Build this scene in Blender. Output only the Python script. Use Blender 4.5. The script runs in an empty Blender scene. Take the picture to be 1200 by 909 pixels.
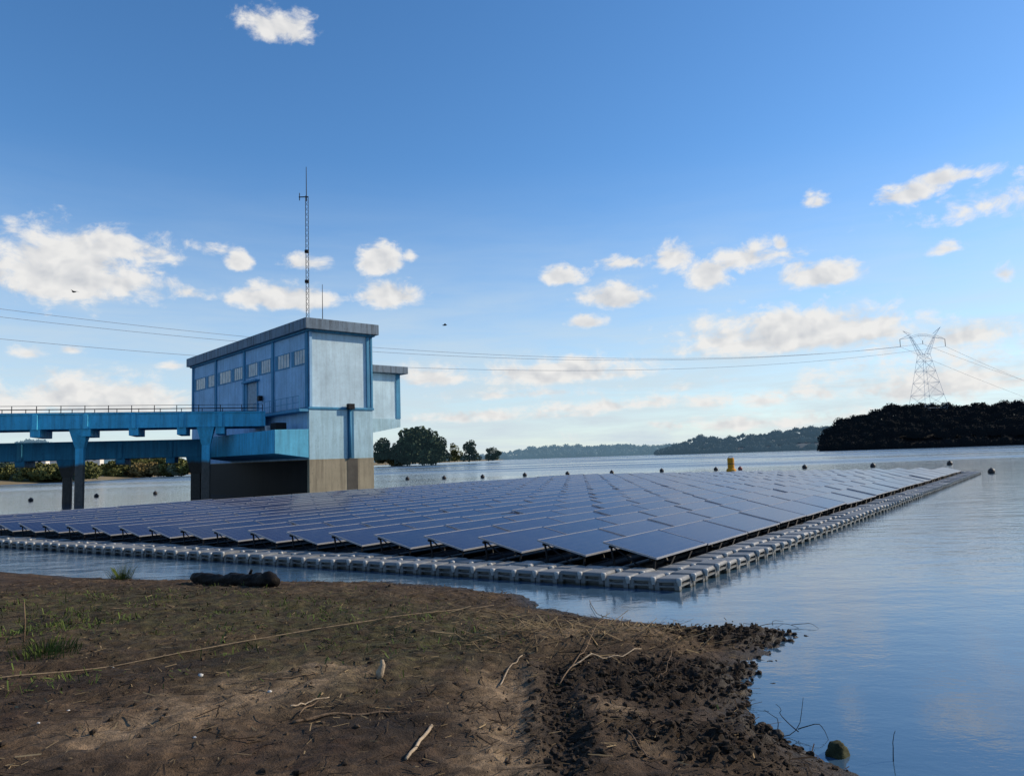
import bpy, bmesh, math, random
import numpy as np
from math import radians, sin, cos, pi, atan, atan2, asin, sqrt
from mathutils import Vector, Matrix, noise

random.seed(7); RNG = np.random.default_rng(7)
scene = bpy.context.scene
COL = scene.collection
H = 2.4                                  # eye height above the survey datum
WL = .12                                 # lake level above that datum

# ------------------------------------------------------------------ camera model (also used to survey points from the photograph)
F, CX, CY = 873., 600., 454.5
PITCH, ROLL = atan(82.0 / 873), atan(0.0325)
fwd = np.array([0, cos(PITCH), sin(PITCH)]); up0 = np.array([0, -sin(PITCH), cos(PITCH)]); r0 = np.array([1., 0, 0])
RIGHT = r0 * cos(ROLL) - up0 * sin(ROLL); UP = up0 * cos(ROLL) + r0 * sin(ROLL)
def ray(x, y): return fwd + RIGHT * (x - CX) / F - UP * (y - CY) / F
def gnd(x, y, z=0.):
    d = ray(x, y); t = (z - H) / d[2]; return np.array([d[0] * t, d[1] * t])
def at(x, y, Y):
    d = ray(x, y); t = Y / d[1]; return np.array([d[0] * t, Y, H + d[2] * t])

cam_d = bpy.data.cameras.new('camera'); cam = bpy.data.objects.new('camera', cam_d); COL.objects.link(cam)
M = Matrix(((RIGHT[0], UP[0], -fwd[0], 0), (RIGHT[1], UP[1], -fwd[1], 0), (RIGHT[2], UP[2], -fwd[2], H), (0, 0, 0, 1)))
cam.matrix_world = M
cam_d.sensor_fit = 'HORIZONTAL'; cam_d.angle = 2 * atan(600 / F)
cam_d.clip_start = 0.1; cam_d.clip_end = 9000
scene.camera = cam

# ------------------------------------------------------------------ mesh helpers
class MB:
    def __init__(s): s.v = []; s.f = []
    def add(s, vs, fs):
        o = len(s.v); s.v += [tuple(map(float, p)) for p in vs]; s.f += [tuple(i + o for i in f) for f in fs]; return s
    def hexa(s, p):        # 8 points: bottom 4 ccw, top 4 ccw
        return s.add(p, [(3, 2, 1, 0), (4, 5, 6, 7), (0, 1, 5, 4), (1, 2, 6, 5), (2, 3, 7, 6), (3, 0, 4, 7)])
    def box(s, x0, x1, y0, y1, z0, z1):
        return s.hexa([(x0, y0, z0), (x1, y0, z0), (x1, y1, z0), (x0, y1, z0), (x0, y0, z1), (x1, y0, z1), (x1, y1, z1), (x0, y1, z1)])
    def tube(s, pts, r, n=6, cap=True):
        pts = [Vector(map(float, p)) for p in pts]; m = len(pts)
        rs = r if hasattr(r, '__len__') else [r] * m
        o = len(s.v); prev = None
        for i, p in enumerate(pts):
            t = (pts[min(i + 1, m - 1)] - pts[max(i - 1, 0)]).normalized()
            a = prev if prev is not None else (Vector((0, 0, 1)) if abs(t.z) < .9 else Vector((1, 0, 0)))
            x = (a - t * a.dot(t)).normalized(); y = t.cross(x); prev = x
            for k in range(n):
                q = p + (x * cos(2 * pi * k / n) + y * sin(2 * pi * k / n)) * rs[i]; s.v.append(tuple(q))
        for i in range(m - 1):
            for k in range(n):
                a = o + i * n + k; b = o + i * n + (k + 1) % n
                s.f.append((a, b, b + n, a + n))
        if cap:
            s.f.append(tuple(o + k for k in range(n))[::-1]); s.f.append(tuple(o + (m - 1) * n + k for k in range(n)))
        return s
    def ball(s, c, r, nu=10, nv=6, sq=(1, 1, 1), jit=0):
        o = len(s.v)
        for j in range(nv + 1):
            th = pi * j / nv
            for i in range(nu):
                ph = 2 * pi * i / nu; q = 1 + (random.uniform(-jit, jit) if 0 < j < nv else 0)
                s.v.append((c[0] + r * sq[0] * sin(th) * cos(ph) * q, c[1] + r * sq[1] * sin(th) * sin(ph) * q, c[2] + r * sq[2] * cos(th) * q))
        for j in range(nv):
            for i in range(nu):
                a = o + j * nu + i; b = o + j * nu + (i + 1) % nu
                s.f.append((a, a + nu, b + nu, b))
        return s
    def lathe(s, prof, c=(0, 0, 0), n=16):
        o = len(s.v)
        for r, z in prof:
            for i in range(n): s.v.append((c[0] + r * cos(2 * pi * i / n), c[1] + r * sin(2 * pi * i / n), c[2] + z))
        for j in range(len(prof) - 1):
            for i in range(n):
                a = o + j * n + i; b = o + j * n + (i + 1) % n; s.f.append((a, b, b + n, a + n))
        return s
    def mesh(s, name, m, smooth=False):
        me = bpy.data.meshes.new(name); me.from_pydata(s.v, [], s.f); me.update()
        if m is not None: me.materials.append(m)
        if smooth: me.polygons.foreach_set('use_smooth', [True] * len(me.polygons))
        return me
    def build(s, name, m, parent=None, smooth=False, loc=None):
        return link(name, s.mesh(name, m, smooth), parent, loc)

def link(name, me, parent=None, loc=None):
    o = bpy.data.objects.new(name, me); COL.objects.link(o)
    if parent is not None: o.parent = parent
    if loc is not None: o.location = loc
    return o
def bevel(o, w, seg=2):
    md = o.modifiers.new('bevel', 'BEVEL'); md.width = w; md.segments = seg; md.limit_method = 'ANGLE'; md.angle_limit = radians(40); return o
def tag(o, label=None, cat=None, group=None, kind=None):
    if label: o['label'] = label
    if cat: o['category'] = cat
    if group: o['group'] = group
    if kind: o['kind'] = kind
    return o
def empty(name, loc=(0, 0, 0), rz=0):
    o = bpy.data.objects.new(name, None); COL.objects.link(o); o.location = loc; o.rotation_euler = (0, 0, rz); o.empty_display_size = .3; return o
def copy_thing(root, loc=None):
    r = root.copy(); COL.objects.link(r)
    if loc is not None: r.location = loc
    for ch in root.children:
        c = ch.copy(); COL.objects.link(c); c.parent = r
        for g in ch.children:
            d = g.copy(); COL.objects.link(d); d.parent = c
    return r
def quads(name, P, A, B, m, parent=None, shade=None):
    """many small quads: centres P, half axes A and B (numpy n x 3)"""
    n = len(P); V = np.empty((n, 4, 3)); V[:, 0] = P - A - B; V[:, 1] = P + A - B; V[:, 2] = P + A + B; V[:, 3] = P - A + B
    me = bpy.data.meshes.new(name); me.vertices.add(4 * n); me.vertices.foreach_set('co', V.reshape(-1))
    me.loops.add(4 * n); me.loops.foreach_set('vertex_index', np.arange(4 * n, dtype=np.int32))
    me.polygons.add(n); me.polygons.foreach_set('loop_start', np.arange(0, 4 * n, 4, dtype=np.int32)); 
    me.update(calc_edges=True); me.materials.append(m)
    return link(name, me, parent)

# ------------------------------------------------------------------ numpy gradient noise
_perm = np.random.default_rng(3).permutation(512).astype(np.int64)
def pnoise(x, y, seed=0):
    xi = np.floor(x).astype(np.int64); yi = np.floor(y).astype(np.int64); xf = x - xi; yf = y - yi
    def g(ix, iy, dx, dy):
        h = _perm[(_perm[(ix + seed * 57) & 511] + iy) & 511]; a = h * (2 * pi / 512) * 7.0
        return np.cos(a) * dx + np.sin(a) * dy
    u = xf ** 3 * (xf * (xf * 6 - 15) + 10); v = yf ** 3 * (yf * (yf * 6 - 15) + 10)
    a = g(xi, yi, xf, yf); b = g(xi + 1, yi, xf - 1, yf); c = g(xi, yi + 1, xf, yf - 1); d = g(xi + 1, yi + 1, xf - 1, yf - 1)
    return (a * (1 - u) + b * u) * (1 - v) + (c * (1 - u) + d * u) * v
def fbm(x, y, oct=4, seed=0, gain=.5):
    r = 0; a = 1.; f = 1.
    for k in range(oct): r = r + a * pnoise(x * f, y * f, seed + k); a *= gain; f *= 2.03
    return r

# ------------------------------------------------------------------ materials
def nt(m): return m.node_tree.nodes, m.node_tree.links
def newmat(name):
    m = bpy.data.materials.new(name); m.use_nodes = True; n, l = nt(m); return m, n, l, n['Principled BSDF']
def noise_node(n, l, scale, detail=5, rough=.6, vec=None, stretch=None):
    t = n.new('ShaderNodeTexNoise'); t.inputs['Scale'].default_value = scale; t.inputs['Detail'].default_value = detail; t.inputs['Roughness'].default_value = rough
    if vec is None:
        tc = n.new('ShaderNodeTexCoord'); vec = tc.outputs['Object']
    if stretch:
        mp = n.new('ShaderNodeMapping'); mp.inputs['Scale'].default_value = stretch; l.new(vec, mp.inputs['Vector']); vec = mp.outputs['Vector']
    l.new(vec, t.inputs['Vector']); return t
def ramp(n, l, src, stops):
    r = n.new('ShaderNodeValToRGB'); l.new(src, r.inputs['Fac']); e = r.color_ramp.elements
    while len(e) < len(stops): e.new(.5)
    for i, (p, c) in enumerate(stops):
        e[i].position = p; e[i].color = (*c, 1) if len(c) == 3 else c
    return r
def mixc(n, l, fac, a, b, mode='MIX'):
    x = n.new('ShaderNodeMix'); x.data_type = 'RGBA'; x.blend_type = mode
    for s, k in ((fac, 0), (a, 6), (b, 7)):
        if hasattr(s, 'is_linked') or hasattr(s, 'links'): l.new(s, x.inputs[k])
        elif k == 0: x.inputs[0].default_value = s
        else: x.inputs[k].default_value = (*s, 1)
    return x.outputs[2]
def simple(name, c, rough=.6, var=.25, scale=3., metal=0., bump=0., bscale=None, stretch=None, rand=0., spec=None):
    """base colour broken up by two scales of noise"""
    m, n, l, b = newmat(name)
    t = noise_node(n, l, scale, 6, .65, stretch=stretch)
    lo = tuple(x * (1 - var) for x in c); hi = tuple(min(1, x * (1 + var)) for x in c)
    col = ramp(n, l, t.outputs['Fac'], [(.3, lo), (.7, hi)]).outputs['Color']
    if rand:
        oi = n.new('ShaderNodeObjectInfo'); rr = ramp(n, l, oi.outputs['Random'], [(0, (1 - rand,) * 3), (1, (1,) * 3)])
        col = mixc(n, l, 1., col, rr.outputs['Color'], 'MULTIPLY')
    l.new(col, b.inputs['Base Color']); b.inputs['Roughness'].default_value = rough; b.inputs['Metallic'].default_value = metal
    b.inputs['Specular IOR Level'].default_value = spec if spec is not None else (.12 if rough >= .65 or max(c) < .03 else .4)
    if bump:
        t2 = noise_node(n, l, bscale or scale * 6, 4, .6); bp = n.new('ShaderNodeBump'); bp.inputs['Strength'].default_value = bump; bp.inputs['Distance'].default_value = .03
        l.new(t2.outputs['Fac'], bp.inputs['Height']); l.new(bp.outputs['Normal'], b.inputs['Normal'])
    return m
def painted(name, c, dirt=(.10, .11, .10), amount=.45, rough=.65, streak=True, zlow=None, zcol=None, soft=.5):
    """old paint on concrete: blotches, rain streaks, optional tide line below zlow"""
    m, n, l, b = newmat(name)
    t = noise_node(n, l, .55, 7, .7)
    lo = tuple(x * .8 for x in c); hi = tuple(min(1, x * 1.15) for x in c)
    col = ramp(n, l, t.outputs['Fac'], [(.3, lo), (.7, hi)]).outputs['Color']
    s = noise_node(n, l, 1.6, 6, .7, stretch=(2.2, 2.2, .16))
    r = ramp(n, l, s.outputs['Fac'], [(.44, (0, 0, 0)), (.70, (amount,) * 3)])
    col = mixc(n, l, r.outputs['Color'], col, dirt)
    g = noise_node(n, l, 7., 5, .75)
    r2 = ramp(n, l, g.outputs['Fac'], [(.56, (0, 0, 0)), (.70, (amount * .8,) * 3)])
    col = mixc(n, l, r2.outputs['Color'], col, tuple(x * .7 for x in dirt))
    if zlow is not None:
        tc = n.new('ShaderNodeTexCoord'); sp = n.new('ShaderNodeSeparateXYZ'); l.new(tc.outputs['Object'], sp.inputs[0])
        w = noise_node(n, l, .9, 5, .7, stretch=(1, 1, .2)); a = n.new('ShaderNodeMath'); a.operation = 'MULTIPLY_ADD'
        l.new(w.outputs['Fac'], a.inputs[0]); a.inputs[1].default_value = soft; l.new(sp.outputs['Z'], a.inputs[2])
        mr = n.new('ShaderNodeMapRange'); mr.inputs['From Min'].default_value = zlow + soft * .5 - .12; mr.inputs['From Max'].default_value = zlow + soft * .5 + .12; mr.inputs['To Min'].default_value = 1; mr.inputs['To Max'].default_value = 0
        l.new(a.outputs[0], mr.inputs['Value'])
        vv = ramp(n, l, g.outputs['Fac'], [(.3, tuple(x * .65 for x in zcol)), (.7, tuple(x * 1.2 for x in zcol))])
        col = mixc(n, l, mr.outputs['Result'], col, vv.outputs['Color'])
    l.new(col, b.inputs['Base Color']); b.inputs['Roughness'].default_value = rough; b.inputs['Specular IOR Level'].default_value = .15
    bp = n.new('ShaderNodeBump'); bp.inputs['Strength'].default_value = .25; bp.inputs['Distance'].default_value = .02
    l.new(g.outputs['Fac'], bp.inputs['Height']); l.new(bp.outputs['Normal'], b.inputs['Normal'])
    return m
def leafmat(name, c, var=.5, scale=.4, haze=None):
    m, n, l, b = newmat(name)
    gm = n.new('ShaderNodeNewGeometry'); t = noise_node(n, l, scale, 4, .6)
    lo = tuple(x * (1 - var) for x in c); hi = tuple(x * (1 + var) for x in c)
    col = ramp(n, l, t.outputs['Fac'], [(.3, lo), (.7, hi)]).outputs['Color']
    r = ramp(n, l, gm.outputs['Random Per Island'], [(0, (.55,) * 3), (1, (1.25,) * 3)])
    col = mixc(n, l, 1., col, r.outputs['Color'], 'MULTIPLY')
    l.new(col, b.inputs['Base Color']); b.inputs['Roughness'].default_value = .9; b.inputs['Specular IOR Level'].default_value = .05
    if haze: b.inputs['Emission Color'].default_value = (*haze, 1); b.inputs['Emission Strength'].default_value = 1.  # even glow standing in for distance haze
    return m

# ------------------------------------------------------------------ light and sky
SUN_AZ, SUN_EL = radians(74), radians(30)       # azimuth clockwise from +Y (view direction)
sd = Vector((sin(SUN_AZ) * cos(SUN_EL), cos(SUN_AZ) * cos(SUN_EL), sin(SUN_EL)))
sl = bpy.data.lights.new('sun', 'SUN'); sl.energy = 5.0; sl.angle = radians(.53); sl.color = (1, .85, .66)
so = bpy.data.objects.new('sun', sl); COL.objects.link(so); so.rotation_euler = sd.to_track_quat('Z', 'Y').to_euler(); so.location = (60, 20, 60)

W = bpy.data.worlds.new('World'); scene.world = W; W.use_nodes = True; n, l = W.node_tree.nodes, W.node_tree.links
n.clear()
out = n.new('ShaderNodeOutputWorld'); sky = n.new('ShaderNodeTexSky'); sky.sky_type = 'NISHITA'; sky.sun_disc = False
sky.sun_elevation = SUN_EL; sky.sun_rotation = SUN_AZ; sky.altitude = 900; sky.air_density = 1.0; sky.dust_density = .35; sky.ozone_density = 3.0
bg = n.new('ShaderNodeBackground'); bg.inputs['Strength'].default_value = .176
hs = n.new('ShaderNodeHueSaturation'); hs.inputs['Saturation'].default_value = 1.2; l.new(sky.outputs[0], hs.inputs['Color']); l.new(hs.outputs[0], bg.inputs['Color'])
tc = n.new('ShaderNodeTexCoord'); sx = n.new('ShaderNodeSeparateXYZ'); l.new(tc.outputs['Generated'], sx.inputs[0])
def wm(op, a, b=None, c=None):
    x = n.new('ShaderNodeMath'); x.operation = op
    for i, s in enumerate((a, b, c)):
        if s is None: continue
        if isinstance(s, (int, float)): x.inputs[i].default_value = s
        else: l.new(s, x.inputs[i])
    return x.outputs[0]
az = wm('ARCTAN2', sx.outputs['X'], sx.outputs['Y']); el = wm('ARCSINE', sx.outputs['Z'])
cv = n.new('ShaderNodeCombineXYZ'); l.new(az, cv.inputs[0]); l.new(el, cv.inputs[1])
# cumulus field: direction, size (radians), weight
clouds = [(84, 312, 104, 44, 1.1), (125, 288, 82, 22, .85), (325, 28, 46, 18, .8), (335, 346, 78, 19, 1.15), (279, 305, 16, 13, .9), (445, 302, 27, 24, 1.05),
          (456, 343, 44, 19, 1.1), (355, 307, 28, 10, .65), (222, 341, 16, 9, .65), (240, 288, 26, 10, .5), (35, 413, 22, 9, .7), (82, 408, 14, 7, .65), (200, 428, 16, 6, .55), (105, 462, 150, 30, .8),
          (660, 322, 34, 13, .9), (722, 346, 46, 17, 1.1), (688, 376, 24, 10, .85), (660, 434, 125, 20, 1.0), (610, 434, 60, 12, .8), (790, 300, 24, 20, .95),
          (828, 320, 26, 22, .95), (875, 301, 60, 17, .75), (915, 284, 10, 10, .8), (958, 320, 48, 18, 1.1), (935, 386, 145, 32, 1.15), (860, 398, 70, 18, .8), (1130, 390, 60, 15, .8),
          (957, 236, 13, 9, .6), (1065, 224, 38, 13, .85), (1112, 206, 42, 10, .75), (1110, 438, 130, 32, .72), (505, 440, 56, 16, .85), (700, 474, 180, 12, .62),
          (870, 468, 150, 12, .55), (960, 490, 240, 14, .45), (620, 460, 200, 10, .4), (1080, 415, 120, 24, .4), (1112, 290, 18, 8, .6), (580, 486, 130, 10, .55), (1178, 320, 8, 8, .4),
          (735, 306, 36, 8, .6), (1010, 440, 90, 16, .55), (480, 300, 8, 6, .4), (1160, 235, 40, 14, .2)]
# the rest of the sky, outside the photograph
for a_, e_, ra, re, w_ in [(-60, 14, 12, 3, 1), (-80, 20, 10, 4, 1), (62, 12, 14, 3, 1), (85, 18, 10, 4, .9), (120, 14, 16, 4, 1), (180, 22, 16, 5, 1), (-130, 16, 14, 4, 1), (20, 50, 14, 5, .6), (-30, 44, 10, 4, .6), (150, 40, 15, 6, .7)]:
    clouds.append((radians(a_), radians(e_), radians(ra), radians(re), w_, 1))
acc = None
for c in clouds:
    if len(c) == 6: a0, e0, ra, re, w_ = c[:5]
    else:
        d = ray(c[0], c[1]); d = d / np.linalg.norm(d); a0, e0 = atan2(d[0], d[1]), asin(d[2]); ra, re, w_ = c[2] / F, c[3] / F, c[4]
    def vm(op, a, b, c=None):
        x = n.new('ShaderNodeVectorMath'); x.operation = op
        for i_, s_ in enumerate((a, b, c)):
            if s_ is None: continue
            if isinstance(s_, tuple): x.inputs[i_].default_value = s_
            else: l.new(s_, x.inputs[i_])
        return x
    kx, ky = 1 / ra, 1 / (re * 1.2); w_ = w_ * 1.15
    t = vm('MULTIPLY_ADD', cv.outputs[0], (kx, ky, 0), (-a0 * kx, -(e0 - re * .25) * ky, 0)).outputs[0]      # flat below, domed above
    q = vm('LENGTH', vm('MAXIMUM', t, vm('MULTIPLY', t, (-1., -1.7, 1.)).outputs[0]).outputs[0], None).outputs['Value']
    v = wm('MULTIPLY_ADD', q, -w_, w_)
    acc = v if acc is None else wm('MAXIMUM', acc, v)
def cnoise(off, scale=20., detail=9, rough=.62, st=(1, 1.7, 1)):
    mp = n.new('ShaderNodeMapping'); mp.inputs['Location'].default_value = off; mp.inputs['Scale'].default_value = st
    l.new(cv.outputs[0], mp.inputs['Vector']); t = n.new('ShaderNodeTexNoise'); t.noise_dimensions = '2D'; t.inputs['Scale'].default_value = scale; t.inputs['Detail'].default_value = min(detail, 7); t.inputs['Roughness'].default_value = rough
    t.inputs['Distortion'].default_value = .25
    l.new(mp.outputs[0], t.inputs['Vector']); return t.outputs['Fac']
def cvor(off, scale, st=(1, 1.35, 1)):
    mp = n.new('ShaderNodeMapping'); mp.inputs['Location'].default_value = off; mp.inputs['Scale'].default_value = st; l.new(warp.outputs[0], mp.inputs['Vector'])
    t = n.new('ShaderNodeTexVoronoi'); t.feature = 'SMOOTH_F1'; t.voronoi_dimensions = '2D'; t.normalize = True; t.inputs['Scale'].default_value = scale; t.inputs['Detail'].default_value = 2; t.inputs['Roughness'].default_value = .55; t.inputs['Smoothness'].default_value = .5
    l.new(mp.outputs[0], t.inputs['Vector']); return t.outputs['Distance']
wt = n.new('ShaderNodeTexNoise'); wt.inputs['Scale'].default_value = 14; wt.inputs['Detail'].default_value = 4; l.new(cv.outputs[0], wt.inputs['Vector'])
wv = n.new('ShaderNodeVectorMath'); wv.operation = 'MULTIPLY_ADD'; l.new(wt.outputs['Color'], wv.inputs[0]); wv.inputs[1].default_value = (.05, .03, 0); wv.inputs[2].default_value = (-.025, -.015, 0)
warp = n.new('ShaderNodeVectorMath'); warp.operation = 'ADD'; l.new(wv.outputs[0], warp.inputs[0]); l.new(cv.outputs[0], warp.inputs[1])
VA = cvor((3, 1, 0), 26.); VB = cvor((3 + .008, 1 + .018, 0), 26.); low = n.new('ShaderNodeMapRange'); low.interpolation_type = 'SMOOTHSTEP'; low.inputs['From Min'].default_value = .04; low.inputs['From Max'].default_value = .19; l.new(el, low.inputs['Value']); n5 = cnoise((2, 8, 0), 9., 6, .58, (1, 4.5, 1)); n1 = cnoise((3, 1, 0), 19., 9, .70); n3 = cnoise((7, 2, 0), 6., 5)
dens = wm('ADD', wm('MAXIMUM', acc, -2.), wm('MULTIPLY_ADD', n1, 1.7, -.93)); dens = wm('ADD', dens, wm('MULTIPLY', low.outputs[0], wm('MULTIPLY_ADD', VA, -1.2, .42))); dens = wm('ADD', dens, wm('MULTIPLY', wm('SUBTRACT', 1., low.outputs[0]), wm('MULTIPLY_ADD', n5, 1.7, -.98))); dens = wm('ADD', dens, wm('MULTIPLY_ADD', n3, .6, -.3))
al = n.new('ShaderNodeMapRange'); al.interpolation_type = 'SMOOTHSTEP'; al.inputs['From Min'].default_value = -.14; al.inputs['From Max'].default_value = .58
al.inputs['To Max'].default_value = .95; l.new(dens, al.inputs['Value'])
# thin haze low over the far shore
hz = n.new('ShaderNodeMapRange'); hz.interpolation_type = 'SMOOTHSTEP'; hz.inputs['From Min'].default_value = .40; hz.inputs['From Max'].default_value = -.02; hz.inputs['To Max'].default_value = .85; l.new(el, hz.inputs['Value'])
str_ = cnoise((1, 5, 0), 5., 6, .6, (1, 7, 1)); hz2 = wm('MULTIPLY', hz.outputs[0], wm('MULTIPLY_ADD', str_, 1.3, .35))
lit = wm('MULTIPLY_ADD', wm('SUBTRACT', VB, VA), 1.1, .86); lit = wm('ADD', lit, wm('MULTIPLY_ADD', n1, .55, -.275)); lit = wm('ADD', lit, wm('MULTIPLY_ADD', dens, -.20, .12))
rp = n.new('ShaderNodeValToRGB'); l.new(lit, rp.inputs['Fac']); e = rp.color_ramp.elements
e[0].position = .2; e[0].color = (.46, .50, .57, 1); e[1].position = 1.; e[1].color = (.94, .925, .90, 1)
bgc = n.new('ShaderNodeBackground'); l.new(rp.outputs[0], bgc.inputs['Color']); bgc.inputs['Strength'].default_value = .92
bgh = n.new('ShaderNodeBackground'); bgh.inputs['Color'].default_value = (.62, .72, .78, 1); bgh.inputs['Strength'].default_value = 1.
ms0 = n.new('ShaderNodeMixShader'); l.new(hz2, ms0.inputs[0]); l.new(bg.outputs[0], ms0.inputs[1]); l.new(bgh.outputs[0], ms0.inputs[2])
ms = n.new('ShaderNodeMixShader'); l.new(al.outputs[0], ms.inputs[0]); l.new(ms0.outputs[0], ms.inputs[1]); l.new(bgc.outputs[0], ms.inputs[2]); l.new(ms.outputs[0], out.inputs[0])

# ------------------------------------------------------------------ material set
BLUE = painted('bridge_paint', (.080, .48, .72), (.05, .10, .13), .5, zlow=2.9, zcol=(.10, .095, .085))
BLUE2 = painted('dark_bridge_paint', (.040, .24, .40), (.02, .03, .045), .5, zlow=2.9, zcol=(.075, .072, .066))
WALLBLUE = painted('shaded_wall_paint', (.31, .51, .70), (.14, .24, .34), .5)  # same paint as the end wall, darker and bluer: shade painted in
PALE = painted('sunlit_wall_paint', (.50, .66, .74), (.27, .33, .36), .4)  # lighter copy of the wall paint, sunlight painted in
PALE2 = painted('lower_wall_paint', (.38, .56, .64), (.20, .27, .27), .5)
TRIM = painted('trim_paint', (.07, .26, .42), (.05, .07, .09), .4)
ROOFC = painted('roof_concrete', (.17, .23, .29), (.03, .033, .035), .8)
CONC = painted('bare_concrete', (.31, .27, .19), (.09, .075, .055), .6)
DARKCONC = painted('shaded_concrete', (.007, .0075, .0085), (.003, .003, .003), .6)  # concrete darkened to paint in the shadow on the unlit side
PLAT = painted('platform_paint', (.11, .42, .60), (.06, .09, .11), .4)
PANE = simple('window_pane', (.30, .34, .36), .25, .35, 2.)
DARK = simple('dark_metal', (.012, .013, .016), .6, .4, 5)
GALV = simple('galvanised_steel', (.02, .021, .024), .6, .3, 3, .2)
ALU = simple('aluminium_frame', (.27, .29, .33), .5, .12, 3, .3)
HDPE = simple('grey_float_plastic', (.175, .185, .185), .5, .22, 5, bump=.15, bscale=25, rand=.3)
def wetline(m, z0, z1, c):
    n, l = nt(m); b = n['Principled BSDF']; src = b.inputs['Base Color'].links[0].from_socket
    tc = n.new('ShaderNodeTexCoord'); sp = n.new('ShaderNodeSeparateXYZ'); l.new(tc.outputs['Object'], sp.inputs[0])
    mr = n.new('ShaderNodeMapRange'); mr.inputs['From Min'].default_value = z0; mr.inputs['From Max'].default_value = z1; mr.inputs['To Min'].default_value = 1; mr.inputs['To Max'].default_value = 0; l.new(sp.outputs['Z'], mr.inputs['Value'])
    l.new(mixc(n, l, mr.outputs[0], src, c), b.inputs['Base Color'])
wetline(HDPE, .125, .16, (.030, .034, .026))
PIN = simple('pale_pin_plastic', (.36, .37, .36), .4, .15, 9)
BLACKF = simple('black_float_plastic', (.015, .016, .018), .5, .4, 4)
RED = simple('red_cap_plastic', (.25, .03, .02), .5, .2, 8)

# ------------------------------------------------------------------ water
m, n, l, b = newmat('lake_water')
b.inputs['Base Color'].default_value = (.042, .088, .140, 1); b.inputs['IOR'].default_value = 1.75; b.inputs['Specular IOR Level'].default_value = .6
g = n.new('ShaderNodeNewGeometry'); sp = n.new('ShaderNodeSeparateXYZ'); l.new(g.outputs['Position'], sp.inputs[0])
ln = n.new('ShaderNodeVectorMath'); ln.operation = 'LENGTH'; l.new(g.outputs['Position'], ln.inputs[0])
def mrange(v, a0, a1, b0, b1, smooth=True):
    x = n.new('ShaderNodeMapRange'); x.inputs['From Min'].default_value = a0; x.inputs['From Max'].default_value = a1; x.inputs['To Min'].default_value = b0; x.inputs['To Max'].default_value = b1
    if smooth: x.interpolation_type = 'SMOOTHSTEP'
    l.new(v, x.inputs['Value']); return x.outputs[0]
patch = noise_node(n, l, .018, 3, .5, g.outputs['Position'], (.35, 1.3, 1))
wind = mrange(sp.outputs['Y'], 62, 150, 0, 1); pt = mrange(patch.outputs['Fac'], .42, .6, .15, 1.)
wi = n.new('ShaderNodeMath'); wi.operation = 'MULTIPLY'; l.new(wind, wi.inputs[0]); l.new(pt, wi.inputs[1])
near = mrange(ln.outputs['Value'], 7, 22, .22, 1.15)
w1 = noise_node(n, l, 1.1, 4, .55, g.outputs['Position'], (1, 1.6, 1)); w2 = noise_node(n, l, 5.5, 3, .6, g.outputs['Position'], (1, 1.5, 1)); w3 = noise_node(n, l, .28, 3, .5, g.outputs['Position'], (.6, 1.6, 1))
def wmath(op, a, bb, c=None):
    x = n.new('ShaderNodeMath'); x.operation = op
    for i, s in enumerate((a, bb, c)):
        if s is None: continue
        if isinstance(s, (int, float)): x.inputs[i].default_value = s
        else: l.new(s, x.inputs[i])
    return x.outputs[0]
hgt = wmath('ADD', wmath('MULTIPLY', w1.outputs['Fac'], .045), wmath('MULTIPLY', w2.outputs['Fac'], .011)); hgt = wmath('ADD', hgt, wmath('MULTIPLY', w3.outputs['Fac'], .06)); w4 = noise_node(n, l, 16., 3, .6, g.outputs['Position'], (1, 1.4, 1)); hgt = wmath('ADD', hgt, wmath('MULTIPLY', w4.outputs['Fac'], .0055))
amp = wmath('MULTIPLY', wmath('ADD', near, wmath('MULTIPLY', wi.outputs[0], 7.)), 1.)
hgt = wmath('MULTIPLY', hgt, amp)
bp = n.new('ShaderNodeBump'); bp.inputs['Strength'].default_value = .5; bp.inputs['Distance'].default_value = 1.
l.new(hgt, bp.inputs['Height']); l.new(bp.outputs['Normal'], b.inputs['Normal'])
l.new(wmath('MULTIPLY_ADD', wi.outputs[0], .30, .06), b.inputs['Roughness'])
WATER = m
mb = MB(); xs = [-4000, -600, -100, -20, 0, 20, 100, 600, 4000]; ys = [-300, -40, 0, 30, 100, 400, 1500, 5000]
for i in range(len(xs) - 1):
    for j in range(len(ys) - 1):
        mb.add([(xs[i], ys[j], WL), (xs[i + 1], ys[j], WL), (xs[i + 1], ys[j + 1], WL), (xs[i], ys[j + 1], WL)], [(0, 1, 2, 3)])
tag(mb.build('water', WATER), kind='structure')

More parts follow.
